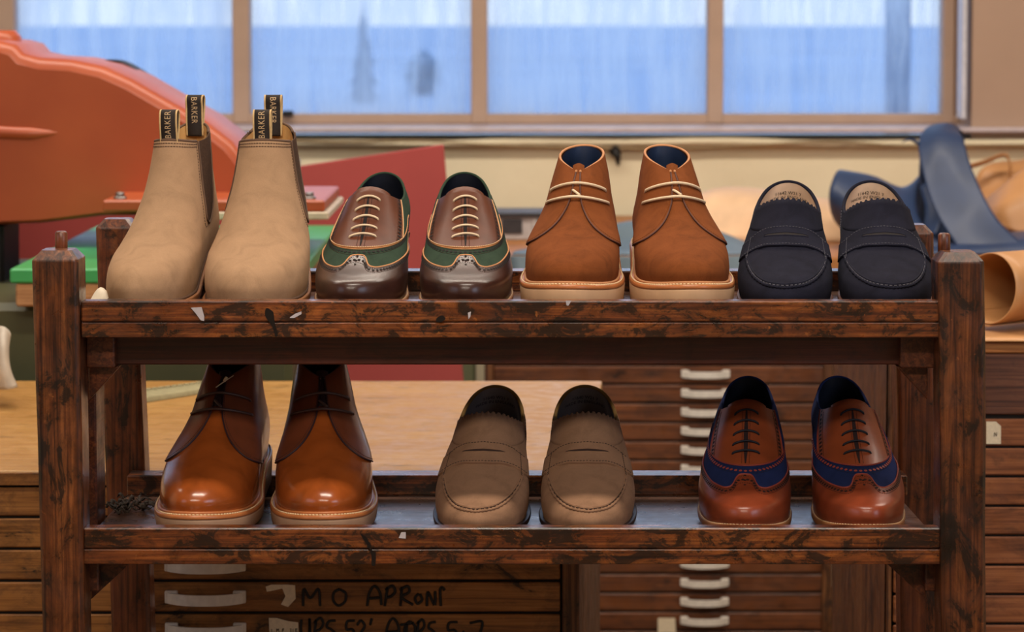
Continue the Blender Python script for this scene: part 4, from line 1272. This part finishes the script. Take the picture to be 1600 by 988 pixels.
# -- chest at the back, in the middle, under the bench
D2 = 5.26; y2 = D2-CAM_D
bz = P(800, 400, D2).z
mc = thing('plan_chest', 'dark plan chest with pale bow handles standing under the bench by the window wall', 'plan chest', (0, 0, 0))
mx0, mx1 = X(757, 600, D2), X(1302, 600, D2)
B = MB(); B.box((mx0+.002, y2, .0), (mx1, y2+.85, bz-.032), 0); B.build('body', [M['gap']], mc)
e2 = [570.5+29.6*k for k in range(-5, 16)]
dx0, dx1 = X(772, 600, D2), X(1286, 600, D2)
for a, b in ((757, 771), (1287, 1302)):
    B = MB(); B.box((X(a, 600, D2), y2-.006, 0), (X(b, 600, D2), y2+.03, bz-.033), 0, .002); B.build('frame_post', [M['chest_dark']], mc)
hx = X(1102, 600, D2)
for i, (a, b) in enumerate(zip(e2[:-1], e2[1:])):
    d = drawer(mc, dx0, dx1, zat(b-1.5, D2), zat(a+2.0, D2), y2, M['chest_back'], (hx, .55), .097)
    if abs(a-955) < 16:
        B = MB(); q = [(1028, 966), (1055, 966), (1056, 990), (1028, 990)]
        B.add([P(u, v_, D2-.0052) for u, v_ in q], [(0, 1, 2, 3)], 0, False); B.build('paper_label', [M['label']], d)
bench = thing('workbench', 'wooden workbench top along the window wall holding leather hides', 'workbench', (0, 0, 0))
B = MB(); B.box((mx0-.01, y2-.02, bz-.032), (2.2, YW-.05, bz), 0, .003); B.build('bench_top', [M['bench_top']], bench)
# -- chest on the right
D3 = 3.42; y3 = D3-CAM_D
rz = P(1560, 533, D3).z
rc = thing('plan_chest', 'wooden plan chest on the right with a dark fascia under a tan leather roll', 'plan chest', (0, 0, 0))
rx0 = X(1386, 800, D3)
B = MB(); B.box((rx0+.002, y3, .0), (1.5, 4.0-CAM_D, rz-.016), 0); B.build('body', [M['gap']], rc)
B = MB(); B.box((rx0-.002, y3-.006, rz-.016), (1.52, 4.0-CAM_D, rz), 0, .002); B.build('worktop', [M['bench_top']], rc)
B = MB(); B.box((rx0, y3+.0, .0), (rx0+.016, 4.0-CAM_D, rz-.0165), 0, .002); B.build('side_panel', [M['chest_dark']], rc)
B = MB(); B.box((rx0+.004, y3-.004, zat(648, D3)), (1.5, y3+.016, rz-.0165), 0, .002); B.build('fascia', [M['chest_fascia']], rc)
B = MB(); B.box((rx0, y3-.003, 0), (rx0+.0065, y3+.016, rz-.0168), 0, .001); B.build('frame_post', [M['chest_dark']], rc)
e3 = [652+46.0*k for k in range(9)]
for i, (a, b) in enumerate(zip(e3[:-1], e3[1:])):
    d = drawer(rc, rx0+.009, 1.49, zat(b-1.5, D3), zat(a+2.5, D3), y3, M['chest_right'])
    if i == 0:
        B = MB(); q = [(1541, 659), (1556, 659), (1564, 666), (1564, 694), (1541, 694)]
        B.add([P(u, v_, D3-.0050) for u, v_ in q], [(0, 1, 2, 3, 4)], 0, False); lb = B.build('paper_label', [M['label']], d)
        strokes('N', X(1552, 680, D3), zat(681, D3), .007, y3-.0055, lb, M['marker'], .0004)
    if i in (4, 6):
        pass

# ------------------------------------------------------------------ clicking press
press = thing('clicking_press', 'orange swing-arm clicking press with a green cutting pad', 'machine', (0, 0, 0))
D4 = 4.05; y4 = D4-CAM_D
def ztop(py, D): return P(800, py, D).z
zg = ztop(420, D4)
gx0, gx1 = X(15, 430, D4), X(472, 430, D4)
dep = .86
B = MB(); B.box((gx0, y4, ztop(443, D4)), (gx1, y4+dep, zg), 0, .003); B.build('cutting_pad', [M['green_pad']], press)
B = MB(); B.box((gx0+.008, y4+.005, ztop(480, D4)), (gx1-.01, y4+dep, ztop(443, D4)-.0005), 0, .003); B.build('cutting_block', [M['block']], press)
B = MB(); B.box((X(-170, 500, D4), y4+.06, 0), (X(456, 500, D4+.06), y4+dep-.02, ztop(480, D4)-.001), 0, .012); B.build('base', [M['olive']], press)
# column behind on the left
px_ = X(-120, 300, 4.9)
B = MB(); B.tube([(px_, 4.95-CAM_D, zg-.2), (px_, 4.95-CAM_D, ztop(40, 4.9))], .085, 0, 24); B.build('column', [M['iron']], press)
B = MB(); B.box((X(-40, 380, 4.5), 4.45-CAM_D, zg-.25), (X(14, 380, 4.5), 4.6-CAM_D, ztop(345, 4.5)), 0, .006); B.build('arm_bracket', [M['iron']], press)
# the swing arm
Da = 4.42
prof = [(-260, 60), (-60, 60), (0, 64), (22, 70), (34, 84), (60, 90), (110, 93), (160, 104), (205, 124), (262, 157), (318, 188), (362, 222), (384, 250), (392, 276), (396, 325), (380, 336), (160, 338), (60, 350), (0, 352), (-260, 352)]
pp = [P(a, b, Da) for a, b in prof]
B = MB(); n = len(pp); wd = .30
lay = [(0, .020), (.003, .012), (.010, .004), (.022, 0), (wd-.022, 0), (wd-.010, .004), (wd-.003, .012), (wd, .020)]
c0 = np.array([X(120, 240, Da), 0, ztop(240, Da)])
rings = []
poly = np.array([(p_.x, p_.z) for p_ in pp])
d_ = np.roll(poly, -1, 0)-np.roll(poly, 1, 0); nn_ = np.c_[d_[:, 1], -d_[:, 0]]; nn_ /= np.linalg.norm(nn_, axis=1, keepdims=True)
ctr = poly.mean(0); sgn = np.sign(((ctr-poly)*nn_).sum(1)); nn_ *= np.where(sgn == 0, 1, sgn)[:, None]
for dy, ins in lay:
    q = poly + nn_*ins*np.where((poly[:, 1] > poly[-2, 1]+.03), 1, .35)[:, None]
    rings.append(np.c_[q[:, 0], np.full(n, Da-CAM_D+dy), q[:, 1]])
G = np.stack(rings, 1)
B.grid(G, 0, close_u=True, smooth=True)
B.add(rings[0], [tuple(range(n))], 0, False); B.add(rings[-1], [tuple(range(n))[::-1]], 0, False)
# casting rib
q = np.array([P(a, b, Da+.004) for a, b in ((-60, 204), (0, 207), (50, 209), (84, 208), (96, 206))])
B.tube(spline(q, 20), np.concatenate([np.full(14, .012), np.linspace(.011, .003, 6)]), 0, 10)
B.build('swing_arm', [M['orange']], press, recalc=True)
hb = P(-8, 74, Da+.15)
B = MB(); B.tube([(hb.x, hb.y, hb.z-.04), (hb.x, hb.y, hb.z+.018), (hb.x, hb.y, hb.z+.030)], [.047, .047, .036], 0, 28); B.build('hub_cap', [M['orange']], press)
q = [P(a, b, Da+.24) for a, b in ((146, 97), (186, 99), (222, 118), (262, 144), (290, 166))]
B = MB(); q = spline(np.array(q), 20)
G = np.stack([q+np.array([0, 0, -.02]), q+np.array([0, 0, .004]), q+np.array([0, .07, .004]), q+np.array([0, .07, -.02])], 1)
B.grid(G, 0, smooth=False, flip=True); B.build('cable_guard', [M['iron']], press, recalc=True)
# striking head
Dh = 4.22
B = MB()
a, b = P(160, 337, Dh), P(507, 312, Dh)
B.box((a.x, Dh-CAM_D, ztop(331, Dh)), (b.x, Dh-CAM_D+.36, ztop(313, Dh)), 0, .003); B.build('striking_head', [M['orange']], press)
B = MB(); B.box((P(236, 331, Dh).x, Dh-CAM_D-.006, ztop(343, Dh)), (P(514, 331, Dh).x, Dh-CAM_D+.365, ztop(331.3, Dh)), 0, .002); B.build('striking_plate', [M['cream_slab']], press)
for px, py in ((189, 313), (484, 313)):
    p = P(px, py, Dh+.04)
    B = MB(); zb_ = ztop(313, Dh)
    B.tube([(p.x, Dh-CAM_D+.03, zb_-.001), (p.x, Dh-CAM_D+.03, zb_+.004)], .011, 0, 12); B.tube([(p.x, Dh-CAM_D+.03, zb_+.004), (p.x, Dh-CAM_D+.03, zb_+.011)], .0075, 0, 6)
    B.build('bolt', [M['metal']], press)
p = P(462, 310, Dh+.2)
B = MB(); B.tube([(p.x, p.y, ztop(313, Dh)-.001), (p.x, p.y, ztop(249, Dh+.2)), (p.x, p.y, ztop(247, Dh+.2))], [.0085, .0085, .006], 0, 16); B.build('guide_pin', [M['metal']], press)
# gusset of the head
B = MB(); yy = Dh-CAM_D+.17
B.prism([(P(400, 300, Dh+.2).x, ztop(256, Dh+.2)), (P(452, 300, Dh+.2).x, ztop(300, Dh+.2)), (P(480, 300, Dh+.2).x, ztop(313, Dh)-.001), (P(380, 300, Dh+.2).x, ztop(313, Dh)-.001)], .05, 0, axis=1, off=yy)
B.build('head_gusset', [M['orange']], press, bevel=.004, recalc=True)

# red board behind the press
D5 = 5.02; y5 = D5-CAM_D
rb = MB(); q = [P(693, 226, D5+.06), P(455, 262, D5+.06), P(-40, 330, D5+.06), P(-40, 620, D5), P(724, 620, D5)]
zb0 = 0.0
pts = [(v_.x, v_.y, v_.z) for v_ in q]
low = [(pts[3][0], pts[3][1]-.05, .001), (pts[4][0]+.06, pts[4][1]-.05, .001)]
front = [pts[0], pts[1], pts[2], low[0], low[1]]
rb.add(front+[(a_, b_+.018, c_) for a_, b_, c_ in front], [(0, 1, 2, 3, 4), (9, 8, 7, 6, 5)]+[((i+1) % 5, i, 5+i, 5+(i+1) % 5) for i in range(5)], 0, False)
o = rb.build('board', [M['red_board']], None, bevel=.002, recalc=True); tag(o, 'large dull red board leaning upright behind the orange press', 'board')
B = MB(); B.box((X(700, 580, 5.32), 5.32-CAM_D, 0), (mx0-.02, 5.46-CAM_D, ztop(440, 5.3)), 0, .004)
o = B.build('machine_cabinet', [M['grey_green']]); tag(o, 'grey-green metal cabinet edge between the red board and the back chest', 'cabinet')

# pale hide hanging at the left edge
M['hide_pale'] = leather('pale grey hide', srgb(196, 184, 168), .85, .55, 0)
M['hide_blue'] = leather('navy blue hide', srgb(40, 58, 92), .75, .5, .05, 9)
M['hide_slate'] = leather('slate blue hide', srgb(96, 112, 122), .8, .55, 0, 9)
M['hide_peach'] = leather('pale peach hide', srgb(222, 184, 146), .88, .6, 0, 9)
M['hide_tan'] = leather('natural tan hide', srgb(188, 136, 86), .86, .5, .05, 9)
def loft(B, polys, n=26, m=20, mat=0):
    L = [spline(np.array([tuple(P(*q_)) for q_ in pl]), n) for pl in polys]
    A = np.array(L)                       # k x n x 3
    k = len(polys)
    out = np.array([spline(A[:, j], m) if k > 2 else np.linspace(A[0, j], A[1, j], m) for j in range(n)])
    on = (out[..., 1] > y2-.024)
    out[..., 2] = np.where(on, np.maximum(out[..., 2], bz+.0024), out[..., 2])
    B.grid(out, mat)
B = MB()
loft(B, [[(-70, 516, 3.92), (-20, 511, 3.80), (6, 511, 3.74), (16, 522, 3.78), (10, 532, 3.86)],
         [(-70, 540, 3.86), (-20, 540, 3.76), (4, 540, 3.71), (13, 545, 3.74), (8, 550, 3.82)],
         [(-70, 575, 3.82), (-20, 575, 3.74), (6, 575, 3.70), (15, 577, 3.72), (16, 580, 3.78)],
         [(-70, 606, 3.80), (-20, 608, 3.74), (14, 609, 3.70), (25, 606, 3.71), (27, 604, 3.76)]])
o = B.build('leather_piece', [M['hide_pale']], None, solid=.002); tag(o, 'pale folded leather piece on the plywood top at the left edge of the photo', 'leather')

def bzD(py): return (CAM_Z-bz)*F_PX/(py-30.3)
# slate hide on the bench
B = MB()
loft(B, [[(800, 399, 5.27), (860, 402, 5.26), (960, 400, 5.26), (1080, 400, 5.26), (1200, 399, 5.27)],
         [(806, 397, 5.34), (870, 388, 5.36), (960, 380, 5.40), (1080, 372, 5.42), (1195, 390, 5.36)],
         [(835, 392, 5.42), (900, 372, 5.46), (985, 346, 5.49), (1090, 352, 5.49), (1180, 384, 5.44)],
         [(860, 386, 5.49), (930, 378, 5.52), (1000, 366, 5.545), (1100, 366, 5.545), (1170, 380, 5.50)]])
B2 = B
loft(B, [[(796, 400, 5.235), (900, 401, 5.232), (1040, 401, 5.232), (1190, 400, 5.235)], [(802, 428, 5.225), (900, 444, 5.222), (1040, 448, 5.222), (1186, 426, 5.225)]])
o = B.build('leather_hide', [M['hide_slate']], None, solid=.002); tag(o, 'slate grey-blue leather hide draped over the bench edge behind the snuff suede boots', 'leather')
B = MB()
loft(B, [[(1068, 380, 5.58), (1130, 382, 5.57), (1220, 382, 5.57), (1350, 382, 5.58)],
         [(1076, 330, 5.62), (1120, 312, 5.62), (1200, 318, 5.60), (1340, 340, 5.62)],
         [(1084, 306, 5.72), (1130, 294, 5.74), (1200, 298, 5.74), (1330, 318, 5.76)],
         [(1090, 350, 5.86), (1130, 340, 5.9), (1200, 340, 5.9), (1330, 350, 5.9)]])
o = B.build('leather_hide', [M['hide_peach']], None, solid=.002); tag(o, 'pale peach leather hide heaped on the bench behind the navy loafers', 'leather')
# grey box with a dark window
p0 = P(738, 376, 5.62); p1 = P(862, 334, 5.62)
bx = thing('meter_box', 'small grey box with a dark window on the bench behind the green brogue', 'box', (0, 0, 0))
M['grey_plastic'] = plain('grey plastic', srgb(172, 166, 164), .5); M['dark_plastic'] = plain('dark plastic', srgb(50, 48, 52), .35)
B = MB(); B.box((p0.x, 5.62-CAM_D, bz), (p1.x, 5.76-CAM_D, p1.z), 0, .004); B.build('case', [M['grey_plastic']], bx)
B = MB(); a, b = P(784, 366, 5.61), P(816, 343, 5.61); B.box((a.x, 5.62-CAM_D-.003, a.z), (b.x, 5.62-CAM_D+.001, b.z), 0, .001); B.build('display', [M['dark_plastic']], bx)
B = MB()
for px in (832, 846):
    a, b = P(px, 368, 5.61), P(px+6, 340, 5.61); B.box((a.x, 5.62-CAM_D-.003, a.z), (b.x, 5.62-CAM_D+.001, b.z), 0, .001)
B.build('rib', [M['grey_plastic']], bx)
B = MB(); B.box((p0.x-.004, 5.612-CAM_D, p1.z-.008), (p1.x+.004, 5.77-CAM_D, p1.z+.002), 0, .002); B.build('lid', [M['dark_plastic']], bx)

# navy hide folded on the bench, right
B = MB()
loft(B, [[(1500, 392, 5.30), (1462, 330, 5.36), (1440, 262, 5.42), (1436, 222, 5.46), (1446, 202, 5.50), (1470, 196, 5.54), (1474, 240, 5.57), (1466, 300, 5.58)],
         [(1560, 394, 5.28), (1510, 340, 5.34), (1476, 262, 5.40), (1466, 216, 5.44), (1474, 199, 5.49), (1490, 196, 5.54), (1494, 240, 5.57), (1490, 300, 5.58)],
         [(1604, 388, 5.28), (1556, 340, 5.34), (1520, 268, 5.40), (1504, 216, 5.45), (1498, 206, 5.50), (1504, 206, 5.54), (1510, 250, 5.57), (1512, 310, 5.58)]])
loft(B, [[(1436, 222, 5.46), (1424, 216, 5.45), (1410, 221, 5.43)], [(1440, 232, 5.46), (1424, 220, 5.45), (1411, 222, 5.43)]], 10, 4)
# the sheet doubled back under the arch, with a turned corner
loft(B, [[(1440, 224, 5.50), (1437, 262, 5.50), (1436, 300, 5.49), (1432, 345, 5.48), (1424, 392, 5.46)], [(1456, 226, 5.53), (1462, 270, 5.54), (1468, 310, 5.53), (1474, 350, 5.53), (1480, 388, 5.52)], [(1472, 240, 5.50), (1486, 290, 5.51), (1500, 330, 5.50), (1512, 364, 5.49), (1524, 390, 5.48)]])
loft(B, [[(1438, 292, 5.46), (1446, 330, 5.42), (1440, 372, 5.40)], [(1458, 276, 5.46), (1480, 318, 5.40), (1462, 366, 5.36)]], 14, 6)
# loop on the left
loft(B, [[(1330, 372, 5.50), (1302, 340, 5.44), (1296, 300, 5.40), (1308, 268, 5.44), (1326, 276, 5.53), (1336, 310, 5.57)],
         [(1390, 392, 5.42), (1352, 372, 5.38), (1340, 322, 5.36), (1356, 277, 5.44), (1380, 290, 5.54), (1385, 330, 5.58)],
         [(1440, 394, 5.34), (1408, 376, 5.32), (1392, 340, 5.36), (1400, 298, 5.46), (1422, 300, 5.55), (1430, 340, 5.58)],
         [(1520, 394, 5.30), (1468, 380, 5.32), (1436, 340, 5.40), (1436, 282, 5.50), (1452, 262, 5.56), (1460, 300, 5.58)]])
# folds lying flat towards the right
loft(B, [[(1400, 398, 5.28), (1500, 398, 5.27), (1600, 396, 5.27), (1720, 396, 5.27)], [(1410, 386, 5.31), (1500, 384, 5.30), (1600, 376, 5.30), (1720, 372, 5.30)], [(1420, 380, 5.50), (1500, 374, 5.5), (1600, 362, 5.52), (1720, 360, 5.52)]])
o = B.build('leather_hide', [M['hide_blue']], None, solid=.003); tag(o, 'navy blue leather hide folded upright on the bench behind the right posts', 'leather')
# tan hide heaped behind it
B = MB()
loft(B, [[(1500, 374, 5.92), (1516, 310, 5.90), (1536, 262, 5.90), (1600, 250, 5.96)], [(1560, 366, 5.80), (1570, 320, 5.80), (1590, 296, 5.84), (1660, 240, 5.93)], [(1600, 366, 5.73), (1640, 350, 5.73), (1680, 320, 5.78), (1720, 280, 5.88)]])
loft(B, [[(1536, 318, 5.75), (1560, 296, 5.71), (1600, 262, 5.71), (1680, 200, 5.73)], [(1544, 340, 5.67), (1566, 322, 5.65), (1604, 306, 5.65), (1690, 280, 5.67)], [(1566, 352, 5.63), (1590, 362, 5.61), (1640, 368, 5.61), (1700, 374, 5.63)]])
loft(B, [[(1512, 258, 5.84), (1540, 250, 5.84), (1572, 240, 5.84), (1580, 262, 5.84)], [(1512, 264, 5.86), (1540, 256, 5.86), (1574, 244, 5.86), (1578, 290, 5.86)]], 16, 5)
o = B.build('leather_hide', [M['hide_tan']], None, solid=.003); tag(o, 'natural tan leather hide heaped at the right end of the bench', 'leather')
# roll of tan leather on the right chest
B = MB(); G = []; R0 = .051
c0 = P(1546, 470, 3.52); ax = Vector((.80, .60, 0)).normalized(); ux = Vector((-.60, .80, 0)).normalized()
for i in range(26):
    t_ = i/25; row = []
    for k in range(57):
        a = -PI*.55 + 2*PI*1.15*k/56; rr = (R0-.0035*(k/56))*(1+.035*math.sin(2*a+1+2*t_))
        o_ = ax*(t_*.46 + .010*math.sin(a*1.0+.6)*(1-t_)) + ux*(rr*1.05*math.cos(a))
        row.append((c0.x+o_.x, c0.y+o_.y, rz+.006+R0*1.04+rr*math.sin(a)))
    G.append(row)
G = np.array(G); G[:, :, 2] = np.maximum(G[:, :, 2], rz+.006)
B.grid(G, 0)
o = B.build('leather_roll', [M['hide_tan']], None, solid=.0018); tag(o, 'loose roll of natural tan leather on the right plan chest', 'leather roll')
B = MB(); xe = X(1500, 520, 3.5)
G = []
for i in range(16):
    x_ = xe+.42*i/15; G.append([(x_, y3-.012-.004*math.sin(i*.7)+.05*(j/7)*7*.9, rz+.0012+.0007*math.sin(i*.9+j)) for j in range(8)])
B.grid(np.array(G), 0)
o = B.build('leather_sheet', [M['hide_tan']], None, solid=.0018); tag(o, 'flat tan leather sheet lying under the leather roll on the right chest', 'leather')

# ------------------------------------------------------------------ lights
def area(name, loc, target, sx, sy, power, col, spread=180):
    l = bpy.data.lights.new(name, 'AREA'); l.shape = 'RECTANGLE'; l.size = sx; l.size_y = sy; l.energy = power; l.color = col
    l.spread = math.radians(spread)
    o = bpy.data.objects.new(name, l); COL.objects.link(o); o.location = loc
    d = Vector(target)-Vector(loc); o.rotation_euler = d.to_track_quat('-Z', 'Y').to_euler(); return o
WARM = (1.0, .88, .74)
area('ceiling_tube_lamp', (.1, -.70, 2.95), (.1, -.55, 0), 1.5, .16, 42, WARM)
area('added_fill_back', (.3, 1.6, 3.1), (.3, 2.3, 0), 4.2, .2, 90, WARM)  # added overhead lamp, brightens the back wall and bench
area('ceiling_tube_lamp_left', (-2.0, 1.0, 3.0), (-2.0, 1.0, 0), 1.5, .2, 10, WARM)
area('added_fill_front', (-.2, -3.0, 2.95), (0, 0, 1.0), 2.6, .25, 45, WARM)  # added fill behind the camera, lifts the shade on the lower shelf
area('daylight_side_window', (2.9, -2.2, 1.9), (0, 0, 1.0), 1.6, 1.3, 24, (.62, .76, 1.0))
area('added_cool_fill_left', (-2.9, -1.6, 1.9), (0, 0, 1.0), 1.6, 1.3, 8, (.62, .76, 1.0))  # added cool fill from the left, no window built there
